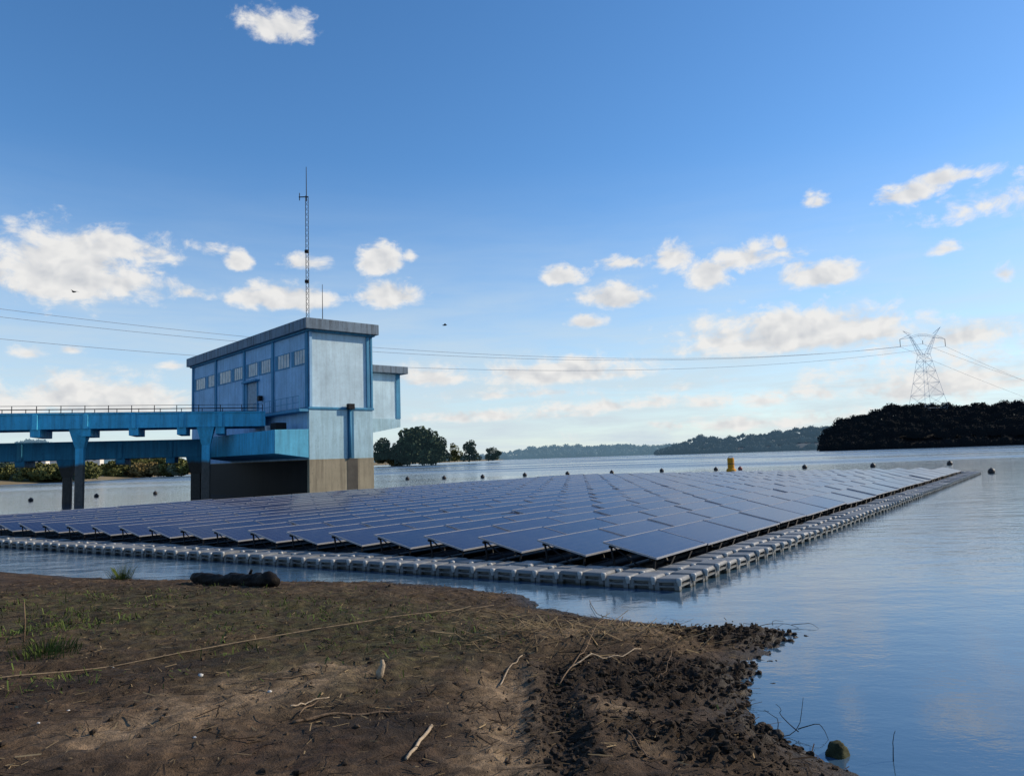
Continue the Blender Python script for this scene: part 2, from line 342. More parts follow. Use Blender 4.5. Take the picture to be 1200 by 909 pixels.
# ------------------------------------------------------------------ near bank
shore_px = [(-60, 668), (20, 671), (100, 677), (220, 681), (330, 682), (450, 682), (560, 690), (612, 697), (632, 711), (690, 722), (760, 730), (830, 739), (890, 739), (935, 742),
            (900, 762), (880, 785), (866, 800), (880, 822), (885, 850), (920, 870), (962, 886), (1000, 905)]
shore = [(-80., 20.), (-40., 21.), (-22., 20.4)] + [tuple(gnd(*p, WL)) for p in shore_px] + [(2.9, 4.6), (3.6, 2.5), (5., -2), (8., -20), (12., -60), (-80., -60)]
S = np.array(shore)
def sdist(X, Y):
    """signed distance to the shoreline, positive on land"""
    best = np.full(X.shape, 1e9); inside = np.zeros(X.shape, bool)
    for i in range(len(S)):
        a = S[i]; c = S[(i + 1) % len(S)]; d = c - a; L = d @ d
        t = np.clip(((X - a[0]) * d[0] + (Y - a[1]) * d[1]) / L, 0, 1)
        best = np.minimum(best, (X - a[0] - t * d[0]) ** 2 + (Y - a[1] - t * d[1]) ** 2)
        cr = ((a[1] > Y) != (c[1] > Y)) & (X < (c[0] - a[0]) * (Y - a[1]) / (c[1] - a[1] + 1e-12) + a[0]); inside ^= cr
    return np.where(inside, 1, -1) * np.sqrt(best)
def seg(X, Y, p, q, r, z=.45):
    a = np.array(gnd(*p, z)); c = np.array(gnd(*q, z)); d = c - a
    t = np.clip(((X - a[0]) * d[0] + (Y - a[1]) * d[1]) / (d @ d + 1e-9), 0, 1)
    return np.exp(-((X - a[0] - t * d[0]) ** 2 + (Y - a[1] - t * d[1]) ** 2) / r ** 2)
def mudzone(X, Y):      # churned wet mud towards the little point on the right
    z = np.maximum.reduce([seg(X, Y, (740, 775), (885, 760), .55), seg(X, Y, (800, 748), (936, 744), .42, .16), seg(X, Y, (862, 800), (900, 862), .26, .16), seg(X, Y, (770, 835), (850, 845), .38)]); return np.clip(z * 1.2, 0, 1)
def ground_z(X, Y):
    X = np.asarray(X, float); Y = np.asarray(Y, float)
    d = sdist(X, Y) + .16 * fbm(X * 1.1, Y * 1.1, 4, 1) + .05 * fbm(X * 5, Y * 5, 3, 5); d = d + seg(X, Y, (860, 790), (932, 746), .5, .16) * .30 * fbm(X * 4.5, Y * 4.5, 4, 7, .65)
    land = .70 * (1 - np.exp(-np.maximum(d, 0) / 4.2)); z = WL + np.where(d > 0, land, np.maximum(d * .35, -1.5))
    k = np.clip(d / .5, 0.15, 1)
    z = z + k * (.055 * fbm(X * .55, Y * .55, 3, 11) + .050 * fbm(X * 2.1, Y * 2.1, 3, 21) + .030 * fbm(X * 6.5, Y * 6.5, 3, 31, .6))
    mz = mudzone(X, Y); z = z + mz * np.clip(d / .3 + .35, 0, 1) * .13 * np.abs(fbm(X * 5, Y * 5, 4, 41, .65)) * 1.3
    z = z - .065 * seg(X, Y, (668, 900), (650, 765), .17) - .055 * seg(X, Y, (600, 910), (600, 775), .24) + .04 * seg(X, Y, (636, 900), (630, 770), .10)
    z = z + .10 * seg(X, Y, (640, 745), (760, 735), .45) + .05 * seg(X, Y, (690, 800), (700, 880), .25)
    z = z - .05 * seg(X, Y, (60, 815), (330, 765), .22)
    return z
def gz(x, y): return float(ground_z(np.array([x]), np.array([y]))[0])
def lin(a, b, s): return list(np.arange(a, b, s))
gx = [-80, -60, -45, -35, -28, -23, -20] + lin(-18, -9, .14) + lin(-9, 5, .048) + lin(5, 8, .25) + [8.5, 10, 14, 20]
gy = [-60, -40, -25, -15, -8, -4] + lin(-2, 3.6, .3) + lin(3.6, 12.5, .048) + lin(12.5, 22, .085) + [23, 25, 30]
GX, GY = np.meshgrid(np.array(gx), np.array(gy)); GZ = ground_z(GX, GY)
nx, ny = len(gx), len(gy)
me = bpy.data.meshes.new('ground'); me.vertices.add(nx * ny); me.vertices.foreach_set('co', np.stack([GX, GY, GZ], -1).reshape(-1))
I = np.arange(nx * ny).reshape(ny, nx); Q = np.stack([I[:-1, :-1], I[:-1, 1:], I[1:, 1:], I[1:, :-1]], -1).reshape(-1, 4)
me.loops.add(Q.size); me.loops.foreach_set('vertex_index', Q.reshape(-1).astype(np.int32)); me.polygons.add(len(Q)); me.polygons.foreach_set('loop_start', np.arange(0, Q.size, 4, dtype=np.int32))
me.update(calc_edges=True); me.polygons.foreach_set('use_smooth', [True] * len(Q))
# soil colour zones
def lerp(c, t, k): return c * (1 - k[..., None]) + np.array(t) * k[..., None]
C = np.broadcast_to(np.array([.055, .038, .025]), GX.shape + (3,)).copy()
nz1 = fbm(GX * .8, GY * .8, 4, 51); nz2 = fbm(GX * 2.6, GY * 2.6, 4, 61); nz3 = fbm(GX * 9, GY * 9, 3, 71)
C = lerp(C, (.115, .080, .048), np.clip(.25 + nz1 * 1.6, 0, 1) * .85)
C = lerp(C, (.060, .062, .024), np.clip(1.3 * np.maximum(seg(GX, GY, (60, 720), (420, 735), 2.0), seg(GX, GY, (380, 790), (520, 740), 1.0)) * (.25 + 1.3 * np.clip(nz2 + .3, 0, 1)), 0, .8))
C = lerp(C, (.044, .026, .018), np.clip(nz2 * 2.0 - .15, 0, .6))
tan_ = np.maximum.reduce([seg(GX, GY, (598, 915), (600, 785), .34), seg(GX, GY, (150, 880), (380, 800), .45) * .8, seg(GX, GY, (640, 740), (760, 730), .45) * .6, seg(GX, GY, (760, 855), (720, 810), .2) * .8])
C = lerp(C, (.25, .19, .125), np.clip(tan_ * (.85 + nz2 * 1.2), 0, .95))
dk = np.maximum.reduce([seg(GX, GY, (668, 910), (650, 770), .2), mudzone(GX, GY), seg(GX, GY, (420, 850), (470, 850), .3), seg(GX, GY, (60, 830), (300, 780), .25) * .7])
C = lerp(C, (.018, .014, .011), np.clip(dk * (.85 + nz3 * 1.2), 0, 1))
D = sdist(GX, GY); wet = np.clip(1 - D / .55, 0, 1); C = lerp(C, (.018, .015, .013), wet * .85)
C = C * (1 + 1.0 * np.clip(nz3, -.8, .9))[..., None]; C = np.clip(C * np.array([.94, .90, .86]), .004, 1)
ca = me.color_attributes.new('soil', 'FLOAT_COLOR', 'POINT'); ca.data.foreach_set('color', np.concatenate([C, wet[..., None]], -1).reshape(-1).astype(np.float32))
m, n, l, b = newmat('bank_soil')
at_ = n.new('ShaderNodeVertexColor'); at_.layer_name = 'soil'
t1 = noise_node(n, l, 14, 8, .75); r1 = ramp(n, l, t1.outputs['Fac'], [(.28, (.35,) * 3), (.5, (.95,) * 3), (.72, (1.7, 1.62, 1.5))])
col = mixc(n, l, 1., at_.outputs['Color'], r1.outputs['Color'], 'MULTIPLY')
t2 = noise_node(n, l, 60, 4, .7); r2 = ramp(n, l, t2.outputs['Fac'], [(.60, (0, 0, 0)), (.70, (.5,) * 3)]); col = mixc(n, l, r2.outputs['Color'], col, (.12, .09, .06))
r3 = ramp(n, l, t2.outputs['Fac'], [(.30, (.7,) * 3), (.40, (0, 0, 0))]); col = mixc(n, l, r3.outputs['Color'], col, (.008, .006, .005))
l.new(col, b.inputs['Base Color'])
rr = n.new('ShaderNodeMapRange'); rr.inputs['To Min'].default_value = .95; rr.inputs['To Max'].default_value = .45; l.new(at_.outputs['Alpha'], rr.inputs['Value']); l.new(rr.outputs[0], b.inputs['Roughness'])
b.inputs['Specular IOR Level'].default_value = .25
bp = n.new('ShaderNodeBump'); bp.inputs['Strength'].default_value = .9; bp.inputs['Distance'].default_value = .035; ad = n.new('ShaderNodeMath'); ad.operation = 'ADD'
l.new(t1.outputs['Fac'], ad.inputs[0]); t4 = noise_node(n, l, 45, 4, .7); l.new(t4.outputs['Fac'], ad.inputs[1]); l.new(ad.outputs[0], bp.inputs['Height']); l.new(bp.outputs['Normal'], b.inputs['Normal'])
me.materials.append(m); tag(link('ground', me), kind='structure')

# ------------------------------------------------------------------ floating solar array
A0 = gnd(798, 702)
U = np.array([.59475, .80391]); V = np.array([-.859, .51198])          # along the right-hand edge, along the near edge
def AP(u, v, z=0.): q = A0 + u * U + v * V; return (float(q[0]), float(q[1]), z)
def lp(u, v, z): q = u * U + v * V; return (q[0], q[1], z)

# glass
m, n, l, b = newmat('solar_glass'); uv = n.new('ShaderNodeUVMap'); sp = n.new('ShaderNodeSeparateXYZ'); l.new(uv.outputs[0], sp.inputs[0])
def grid(o, k, w):
    x = n.new('ShaderNodeMath'); x.operation = 'MULTIPLY'; l.new(o, x.inputs[0]); x.inputs[1].default_value = k
    y = n.new('ShaderNodeMath'); y.operation = 'FRACT'; l.new(x.outputs[0], y.inputs[0]); z = n.new('ShaderNodeMath'); z.operation = 'LESS_THAN'; l.new(y.outputs[0], z.inputs[0]); z.inputs[1].default_value = w; return z.outputs[0]
ga, gb = grid(sp.outputs['X'], 12, .05), grid(sp.outputs['Y'], 6, .05); mx = n.new('ShaderNodeMath'); mx.operation = 'MAXIMUM'; l.new(ga, mx.inputs[0]); l.new(gb, mx.inputs[1])
oi = n.new('ShaderNodeObjectInfo'); cellc = ramp(n, l, oi.outputs['Random'], [(0, (.010, .014, .048)), (.5, (.012, .017, .056)), (1, (.019, .019, .052))])
col = mixc(n, l, mx.outputs[0], cellc.outputs['Color'], (.05, .065, .12)); 
dn = noise_node(n, l, 1.3, 5, .7); dr = ramp(n, l, dn.outputs['Fac'], [(.45, (0, 0, 0)), (.8, (.28,) * 3)]); col = mixc(n, l, dr.outputs['Color'], col, (.10, .105, .11))
l.new(col, b.inputs['Base Color']); b.inputs['Roughness'].default_value = .18; b.inputs['IOR'].default_value = 1.36
GLASS = m
PW, PH, Z0, Z1 = 2.385, 1.06, .50, .765        # length, plan width, low edge and high edge heights
def panel_pts(u0, u1, t0, t1, dz=0.):     # t: 0 low edge .. 1 high edge
    return [lp(u0, t0 * PH, (Z1 - Z0) * t0 + dz), lp(u1, t0 * PH, (Z1 - Z0) * t0 + dz), lp(u1, t1 * PH, (Z1 - Z0) * t1 + dz), lp(u0, t1 * PH, (Z1 - Z0) * t1 + dz)]
fr = .013; fs = .012
def frame_mb():
    mb = MB()
    for (u0, u1, t0, t1) in ((0, PW, 0, fr), (0, PW, 1 - fr, 1), (0, fs, fr, 1 - fr), (PW - fs, PW, fr, 1 - fr)):
        mb.hexa(panel_pts(u0, u1, t0, t1, -.035) + panel_pts(u0, u1, t0, t1, 0))
    return mb
frame_me = frame_mb().mesh('frame', ALU)
gp = panel_pts(fs, PW - fs, fr, 1 - fr, -.006); gme = MB().add(gp, [(0, 1, 2, 3)]).mesh('glass', GLASS)
uvl = gme.uv_layers.new(name='uv')
for i, c in enumerate(((0, 0), (1, 0), (1, 1), (0, 1))): uvl.data[i].uv = c
back_me = MB().add(panel_pts(fs, PW - fs, fr, 1 - fr, -.028), [(3, 2, 1, 0)]).mesh('backsheet', simple('backsheet_plastic', (.05, .05, .055), .7, .2, 3))
NR, NC, PR, PC = 21, 20, 1.43, 2.45
cells = sorted([(float(np.hypot(*(np.array(AP(1.1 + PC * i, .9 + PR * j)[:2])))), i, j) for i in range(NC) for j in range(NR)])
def jitter(): return (random.gauss(0, .004), random.gauss(0, .004), 0)
def make_panel(i, j):
    o = empty('solar_panel', AP(1.1 + PC * i, .9 + PR * j, Z0 + random.gauss(0, .008))); o.rotation_euler = jitter()
    link('frame', frame_me, o); link('glass', gme, o); link('backsheet', back_me, o); return o
proto = None; farmb = {'f': MB(), 'g': MB()}
for k, (d, i, j) in enumerate(cells):
    if k < 300:
        if proto is None: proto = make_panel(i, j); o = proto
        else:
            o = copy_thing(proto, AP(1.1 + PC * i, .9 + PR * j, Z0 + random.gauss(0, .008))); o.rotation_euler = jitter()
        if i == 0 and j == 0: tag(o, 'corner solar panel at the near tip of the array, beside the float walkway corner', 'solar panel', 'solar panels of the floating array')
        elif i == 0: tag(o, 'dark blue solar panel at the near end of its row, facing the muddy bank', 'solar panel', 'end solar panels along the near walkway')
        elif j == 0: tag(o, 'pale edged solar panel in the outermost row beside the long right hand walkway', 'solar panel', 'solar panels of the outermost row')
        else: tag(o, 'dark blue framed solar panel inside the tilted rows of the floating array', 'solar panel', 'solar panels of the floating array')
    else:
        p = AP(1.1 + PC * i, .9 + PR * j, Z0 + random.gauss(0, .01)); sh = lambda q: [(a + p[0], b_ + p[1], c + p[2]) for a, b_, c in q]
        for (u0, u1, t0, t1) in ((0, PW, 0, fr), (0, PW, 1 - fr, 1), (0, fs, fr, 1 - fr), (PW - fs, PW, fr, 1 - fr)):
            farmb['f'].hexa(sh(panel_pts(u0, u1, t0, t1, -.035)) + sh(panel_pts(u0, u1, t0, t1, 0)))
        farmb['g'].add(sh(panel_pts(fs, PW - fs, fr, 1 - fr, -.006)), [(0, 1, 2, 3)])
o = empty('far_solar_panels'); tag(o, 'far rows of solar panels merging into a pale sheet towards the lake', 'solar panels', kind='stuff')
farmb['f'].build('frame', ALU, o); fo = farmb['g'].build('glass', GLASS, o); ul = fo.data.uv_layers.new(name='uv')
for p_ in fo.data.polygons:
    for q, li in enumerate(p_.loop_indices): ul.data[li].uv = ((0, 0), (1, 0), (1, 1), (0, 1))[q]
# what carries each row: rails, props and a black pontoon
def bar(mb, p, q, w=.03): return mb.tube([p, q], w, 4)
prop = MB(); bar(prop, lp(0, .10, .12), lp(0, .06, Z0 - .05), .022); bar(prop, lp(0, .84, .12), lp(0, .93, Z1 - .08), .022); bar(prop, lp(0, .10, .14), lp(0, .86, Z1 - .12), .016); bar(prop, lp(0, .10, .14), lp(0, .84, .14), .02)
prop_me = prop.mesh('prop', GALV)
diag = MB(); bar(diag, lp(0, .05, .14), lp(.42, .05, Z0 - .06), .016); diag_me = diag.mesh('brace', GALV)
L = PC * NC
pon = MB()
for vv in (.1, .82): pon.tube([lp(-.05 + t * (L + .1), vv, .12) for t in (0, .004, .01, .5, .99, .996, 1)], [.06, .13, .16, .16, .16, .13, .06], 10)
for k in range(NC * 2): pon.tube([lp(.6 + k * PC / 2, .0, .16), lp(.6 + k * PC / 2, .95, .16)], .035, 5)
pon_me = pon.mesh('pontoon', BLACKF, True)
rail = MB()
for t in (.12, .86): rail.hexa([tuple(np.array(q) + np.array([0, 0, -.045])) for q in panel_pts(-.02, L, t - .02, t + .02, -.04)] + panel_pts(-.02, L, t - .02, t + .02, -.04))
rail_me = MB().add([(a, b_, c + Z0) for a, b_, c in rail.v], rail.f).mesh('rail', GALV)
cap_me = MB().lathe([(0, 0), (.07, 0), (.08, .03), (.06, .07), (0, .08)], n=10).mesh('hatch_cap', RED)
for j in range(NR):
    o = empty('mounting_frame', AP(1.1, .9 + PR * j)); link('rail', rail_me, o); link('pontoon', pon_me, o)
    for k in (range(NC + 1) if j == 0 else range(3)):
        link('prop', prop_me, o, lp(.06 + k * (PC * .998), 0, 0))
        if j == 0 and k < NC:
            link('brace', diag_me, o, lp(.5 + k * PC, 0, 0)); link('brace', diag_me, o, lp(1.3 + k * PC, 0, 0))
    if j in (1, 3, 5, 8): link('hatch_cap', cap_me, o, lp(-.02, .35, .20))
    if j == 0: tag(o, 'dark mounting frame with slanting struts under the outermost solar row', 'mounting frame', 'mounting frames under the solar rows')
    else: tag(o, 'dark mounting frame and black pontoon under an inner solar row', 'mounting frame', 'mounting frames under the solar rows')

# walkway of plastic cube floats
FU, FV = .55, .4575
def float_mesh(outer):
    mb = MB(); g_ = .012; zt, zb = .33, -.06
    def bx(u0, u1, v0, v1, z0, z1):
        mb.hexa([lp(u0, v0, z0), lp(u1, v0, z0), lp(u1, v1, z0), lp(u0, v1, z0), lp(u0, v0, z1), lp(u1, v0, z1), lp(u1, v1, z1), lp(u0, v1, z1)])
    rc = .10
    bx(rc, FU - rc, rc, FV - rc, zb, zt - .012)                                      # tank core
    for a in (0, 1):
        for c in (0, 1):
            u0 = g_ if a == 0 else FU - g_ - .085; v0 = g_ if c == 0 else FV - g_ - .085
            bx(u0, u0 + .085, v0, v0 + .085, zb + .002, zt - .055)                   # corner post
    bx(g_ + .006, FU - g_ - .006, g_ + .006, FV - g_ - .006, .185, .215)              # belt where the lugs sit
    # domed top with chamfered shoulder
    r = [(g_, zt - .062), (g_ + .004, zt - .04), (g_ + .04, zt - .008), (g_ + .075, zt), (g_ + .10, zt - .006)]
    o = len(mb.v)
    for e_, z in r: mb.v += [lp(e_, e_, z), lp(FU - e_, e_, z), lp(FU - e_, FV - e_, z), lp(e_, FV - e_, z)]
    for k in range(len(r) - 1):
        for q in range(4): mb.f.append((o + 4 * k + q, o + 4 * k + (q + 1) % 4, o + 4 * k + 4 + (q + 1) % 4, o + 4 * k + 4 + q))
    mb.f.append(tuple(o + 4 * (len(r) - 1) + q for q in range(4)))
    return mb
body_me = float_mesh(True).mesh('body', HDPE)
pin_mb = MB().lathe([(0, .075), (.035, .075), (.045, .06), (.048, .02), (.04, 0), (.03, -.05)], (0, 0, .268), 8); pin_me = pin_mb.mesh('connecting_pin', PIN, True)
NA, NB = 53 * 2, 97
def make_float(u, v):
    o = empty('float_block', AP(u, v, random.gauss(-.005, .011))); link('body', body_me, o); link('connecting_pin', pin_me, o, lp(.0, .0, 0)); return o
def jit(o): o.rotation_euler = (random.gauss(0, .018), random.gauss(0, .018), random.gauss(0, .012)); return o
fproto = None; spots = []
for i in range(97):
    for r in (0, 1): spots.append((i * FU, r * FV, 'ab', r))
for i in range(2, 53):
    for r in (0, 1): spots.append((r * FU, i * FV, 'ac', r))
for (u, v, side, r) in spots:
    if fproto is None: fproto = o = make_float(u, v)
    else: o = copy_thing(fproto, AP(u, v, random.gauss(-.005, .011)))
    jit(o)
    if u == 0 and v == 0: tag(o, 'corner cube float where the two walkways meet, nearest the bank', 'float', 'grey cube floats of the walkway')
    elif side == 'ab' and r == 0: tag(o, 'grey cube float in the outer line of the long walkway, facing open water', 'float', 'outer floats of the long walkway')
    elif side == 'ab': tag(o, 'grey cube float in the inner line of the long walkway, beside the panels', 'float', 'inner floats of the long walkway')
    elif r == 0: tag(o, 'shaded grey cube float in the front line of the near walkway facing the bank', 'float', 'front floats of the near walkway')
    else: tag(o, 'grey cube float in the back line of the near walkway under the panel edges', 'float', 'back floats of the near walkway')
rest = MB()
def addrest(u, v):
    p = AP(u, v, random.gauss(-.005, .011)); rest.add([(a + p[0], b_ + p[1], c + p[2]) for a, b_, c in body_v], body_f)
bm_ = float_mesh(True); body_v, body_f = bm_.v, bm_.f
for i in range(53, 71):
    for r in (0, 1): addrest(r * FU, i * FV)
for i in range(2, 71):
    for r in (0, 1): addrest((95 + r) * FU, i * FV)
tag(rest.build('distant_walkway_floats', HDPE), 'far side walkway of grey cube floats behind the solar rows', 'floats', kind='stuff')

# ------------------------------------------------------------------ pump house
Np = at(363, 543, 51)[:2]; E1 = np.array([.74503204, .66702868]); ANG = atan2(E1[1], E1[0])
ph = empty('pump_house', (Np[0], Np[1], 0), ANG); tag(ph, 'tall blue concrete pump house with flat roof standing in the lake behind the solar panels', 'pump house')
AW, BL = 5.0, 23.2
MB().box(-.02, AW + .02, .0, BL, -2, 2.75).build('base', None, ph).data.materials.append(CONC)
bevel(MB().box(-.045, -.022, .35, BL + .01, -2, 2.70).build('base_side_shade', DARKCONC, ph), .003)  # dark sheet painting the shade under the platform onto the base
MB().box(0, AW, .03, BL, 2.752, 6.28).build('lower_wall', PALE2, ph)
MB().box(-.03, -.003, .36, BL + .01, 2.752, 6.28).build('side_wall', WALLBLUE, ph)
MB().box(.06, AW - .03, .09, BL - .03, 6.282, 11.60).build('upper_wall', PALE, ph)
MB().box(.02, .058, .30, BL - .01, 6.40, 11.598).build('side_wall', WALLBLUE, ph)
bevel(MB().box(-.06, AW + .09, -.04, BL, 6.20, 6.36).build('ledge', TRIM, ph), .02)
bevel(MB().box(-.75, -.062, .0, 7.9, 6.02, 6.2).build('side_ledge', TRIM, ph), .02)
bevel(MB().box(-.45, AW + .36, -.42, BL + .4, 11.72, 12.48).build('roof', ROOFC, ph), .03)
MB().box(-.2, AW + .15, -.18, BL + .2, 11.602, 11.718).build('soffit', TRIM, ph)
for bb in (.30, 5.81, 11.18, 17.33, BL - .2): bevel(MB().box(-.10, .018, bb - .17, bb + .17, 6.362, 11.6).build('pilaster', TRIM, ph), .015)
for aa, w_ in ((.12, .10), (AW - .36, .11), (AW - .06, .08)): bevel(MB().box(aa - w_, aa + w_, -.03, .088, 6.362, 11.6).build('pilaster', TRIM if aa > 1 else WALLBLUE, ph), .015)
wins = [(.55, 2.72), (3.0, 5.45), (6.2, 8.4), (8.6, 10.85), (11.55, 13.75), (14.0, 16.95), (17.7, 19.65), (19.9, 22.7)]
for b0, b1 in wins:
    z0, z1 = 9.45, 10.42; mb = MB()
    mb.box(-.02, .05, b0, b1, z0 - .08, z0); mb.box(-.02, .05, b0, b1, z1, z1 + .06); mb.box(-.02, .05, b0, b0 + .06, z0, z1); mb.box(-.02, .05, b1 - .5, b1, z0, z1)
    for k in (1, 2, 3): mb.box(-.012, .05, b0 + .06 + (b1 - b0 - .56) * k / 4 - .025, b0 + .06 + (b1 - b0 - .56) * k / 4 + .025, z0, z1)
    w = mb.build('window', TRIM, ph); MB().box(-.003, .019, b0 + .06, b1 - .5, z0, z1).build('pane', PANE, w)
d = MB().box(-.06, .018, 8.55, 8.68, 6.37, 8.95).box(-.06, .018, 10.5, 10.95, 6.37, 8.95).box(-.35, .018, 8.3, 11.0, 8.952, 9.10).build('door_frame', TRIM, ph)
lv = MB().box(-.012, .018, 8.682, 10.498, 6.37, 8.94)
for k in range(9): lv.box(-.035, -.013, 8.72, 10.46, 6.5 + k * .27, 6.62 + k * .27)
lv.build('door', simple('door_paint', (.22, .30, .36), .6, .3, 4), d)
bevel(MB().box(-.35, -.06, 7.55, 7.95, 7.35, 7.75).build('wall_lamp', DARK, ph), .04)
# scupper, pipe and its stains on the end wall
bevel(MB().box(2.82, 3.34, -.34, -.042, 6.22, 6.62).build('hopper', DARK, ph), .03)
MB().tube([(3.08, -.10, 6.3), (3.08, -.10, 2.8)], .09, 8).build('downpipe', TRIM, ph, True)
MB().box(2.92, 3.42, -.012, .028, 2.76, 6.19).build('stain_strip', painted('stained_blue', (.045, .17, .30), (.05, .08, .10), .5), ph)
MB().box(2.85, 3.7, -.016, -.001, .0, 2.74).build('damp_strip', simple('damp_concrete', (.05, .045, .036), .6, .5, 1.5), ph)
# side platform
pf = MB(); pf.hexa([(-2.5, 0, 3.2), (-.06, 0, 2.86), (-.06, 14, 2.86), (-2.5, 14, 3.2), (-2.5, 0, 4.78), (-.06, 0, 4.82), (-.06, 14, 4.82), (-2.5, 14, 4.78)])
pl = bevel(pf.build('platform', PLAT, ph), .03); MB().box(-2.53, -2.503, .03, 14, 3.22, 4.75).build('fascia', BLUE, pl)
bevel(MB().box(-1.7, -.9, 1.6, 2.5, 4.83, 5.35).build('motor_box', DARK, ph), .05)
bevel(MB().box(-1.5, -1.2, 3.6, 3.9, 4.83, 5.25).build('motor_box', simple('pale_box_paint', (.4, .42, .42), .5, .2, 4), ph), .04)
rl = MB()
for k in range(9): rl.tube([(-.70, .1 + k * .95, 6.2), (-.70, .1 + k * .95, 7.1)], .022, 5)
for z in (6.65, 7.1): rl.tube([(-.70, .1, z), (-.70, 7.7, z)], .02, 5)
rl.build('railing', TRIM, ph)
# annex over the water
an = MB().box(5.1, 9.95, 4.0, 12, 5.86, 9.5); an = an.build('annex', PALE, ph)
MB().hexa([(5.1, 3.97, 4.35), (9.97, 3.97, 5.2), (9.97, 12, 5.2), (5.1, 12, 4.35), (5.1, 3.97, 5.858), (9.97, 3.97, 5.858), (9.97, 12, 5.858), (5.1, 12, 5.858)]).build('haunch', PALE2, an)
bevel(MB().box(5.1, 10.5, 3.5, 12.4, 9.52, 10.1).build('annex_roof', ROOFC, an), .03)
MB().box(9.60, 9.99, 3.94, 3.998, 5.87, 9.5).build('pilaster', TRIM, an)
# masts on the roof
def local(p): q = p[:2] - Np; return (float(q @ E1), float(q @ np.array([-E1[1], E1[0]])))
mst = at(360, 370, 52.5); bx_, by_ = mst[0], mst[1]
am = empty('antenna_mast', (bx_, by_, 12.48)); tag(am, 'tall slender lattice antenna mast rising from the pump house roof', 'antenna mast')
lat = MB(); hm = 9.3; R_ = .13
P3 = [(R_ * cos(a), R_ * sin(a)) for a in (0.3, 2.39, 4.49)]
for p in P3: lat.tube([(p[0], p[1], 0), (p[0], p[1], hm)], .02, 5)
for k in range(24):
    z0 = k * hm / 24
    for q in range(3):
        a, c = P3[q], P3[(q + 1) % 3]; lat.tube([(a[0], a[1], z0), (c[0], c[1], z0 + hm / 24)], .011, 4)
lat.build('lattice', DARK, am)
MB().tube([(0, 0, hm - .4), (0, 0, hm + 2.2)], [.035, .022], 6).build('whip', DARK, am)
MB().tube([(-.55, 0, hm - .05), (.12, 0, hm - .05)], .04, 5).tube([(-.5, 0, hm - .3), (-.5, 0, hm + .25)], .03, 5).build('side_arm', DARK, am)
cl_ = MB()
for z in (.2, 3.0, 5.2): cl_.tube([(0, 0, z - .1), (0, 0, z + .1)], .16, 8)
cl_.build('clamp', DARK, am)
w2_ = at(378, 370, 52.5); wa = empty('whip_antenna', (w2_[0], w2_[1], 12.48)); tag(wa, 'short thin whip antenna standing right of the lattice mast on the roof', 'antenna')
MB().tube([(0, 0, 0), (0, 0, 2.75)], [.03, .018], 6).build('rod', DARK, wa); MB().lathe([(.12, 0), (.1, .12), (.04, .2), (0, .2)], n=8).build('base', DARK, wa)

# ------------------------------------------------------------------ the two bridges
def bridge(name, label, Epos, Wdir, length, zt, zb, width, paint, rails, ribs, piers, girder_drop=.5):
    ang = atan2(Wdir[1], Wdir[0]); o = empty(name, (Epos[0], Epos[1], 0), ang); tag(o, label, 'bridge')
    # local x runs away from the pump house, local -y... towards the far side
    s = -1
    bevel(MB().box(0, length, 0, .32, zb, zt).build('beam', paint, o), .02); bevel(MB().box(0, length, s * width - .32, s * width, zb, zt).build('beam', paint, o), .02)
    MB().box(.01, length - .01, s * width + .002, -.002, zb + .55, zb + .72).build('deck', paint, o)
    MB().box(.0, length, -.06, .40, zt + .002, zt + .09).build('coping', paint, o)
    for x in ribs:
        bevel(MB().box(x - .16, x + .16, .322, .46, zb - .02, zt - .02).build('rib', paint, o), .015)
        MB().hexa([(x - .3, s * width, zb - girder_drop), (x + .3, s * width, zb - girder_drop), (x + .3, .25, zb - girder_drop), (x - .3, .25, zb - girder_drop),
                   (x - .3, s * width, zb - .004), (x + .3, s * width, zb - .004), (x + .3, .30, zb - .004), (x - .3, .30, zb - .004)]).build('cross_girder', paint, o)
    if rails:
        for y in (.15, s * width - .15):
            r = MB(); k = 0
            while k * 1.45 < length:
                r.tube([(.2 + k * 1.45, y, zt + .06), (.2 + k * 1.45, y, zt + .62)], .028, 5); k += 1
            for z in (zt + .34, zt + .60): r.tube([(.2, y, z), (length, y, z)], .018, 5)
            r.build('railing', GALV, o)
    for (x, y, r, depth) in piers:
        p = MB().box(x - r, x + r, y - depth / 2, y + depth / 2, -2, zb - 1.25).build('pier', paint, o)
        bevel(p, .05)
        c = MB(); c.hexa([(x - r - .02, y - depth / 2 - .02, zb - 1.25), (x + r + .02, y - depth / 2 - .02, zb - 1.25), (x + r + .02, y + depth / 2 + .02, zb - 1.25), (x - r - .02, y + depth / 2 + .02, zb - 1.25),
                          (x - r - .30, y - depth / 2 - .5, zb - .012), (x + r + .30, y - depth / 2 - .5, zb - .012), (x + r + .30, y + depth / 2 + .5, zb - .012), (x - r - .30, y + depth / 2 + .5, zb - .012)])
        c.build('pier_cap', paint, p)
    return o
E = np.array([-18.30, 55.0]); Wp = np.array([-33.36, 50.0]); dW = (Wp - E) / np.linalg.norm(Wp - E)
def along(px, D_):      # distance along a bridge at which a picture column is met
    d = ray(px, 520); Mx = np.array([d[:2], -dW]).T; return float(np.linalg.solve(Mx, D_)[1])
nrm = np.array([dW[1], -dW[0]]);  nrm = nrm if nrm[1] < 0 else -nrm
ribs = [along(p, E) for p in (258, 213, 157, 101, 42)]; ribs += [ribs[-1] + 3.5 * k for k in (1, 2, 3, 4, 5, 6)]
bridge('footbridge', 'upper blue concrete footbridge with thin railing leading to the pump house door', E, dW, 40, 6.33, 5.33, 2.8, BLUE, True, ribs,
       [(along(92, E) , -.55, .26, .62), (along(241, E), -.45, .28, .7), (along(92, E) + 17, -.55, .26, .62)])
E2 = E - nrm * 4.0 + dW * 4.6
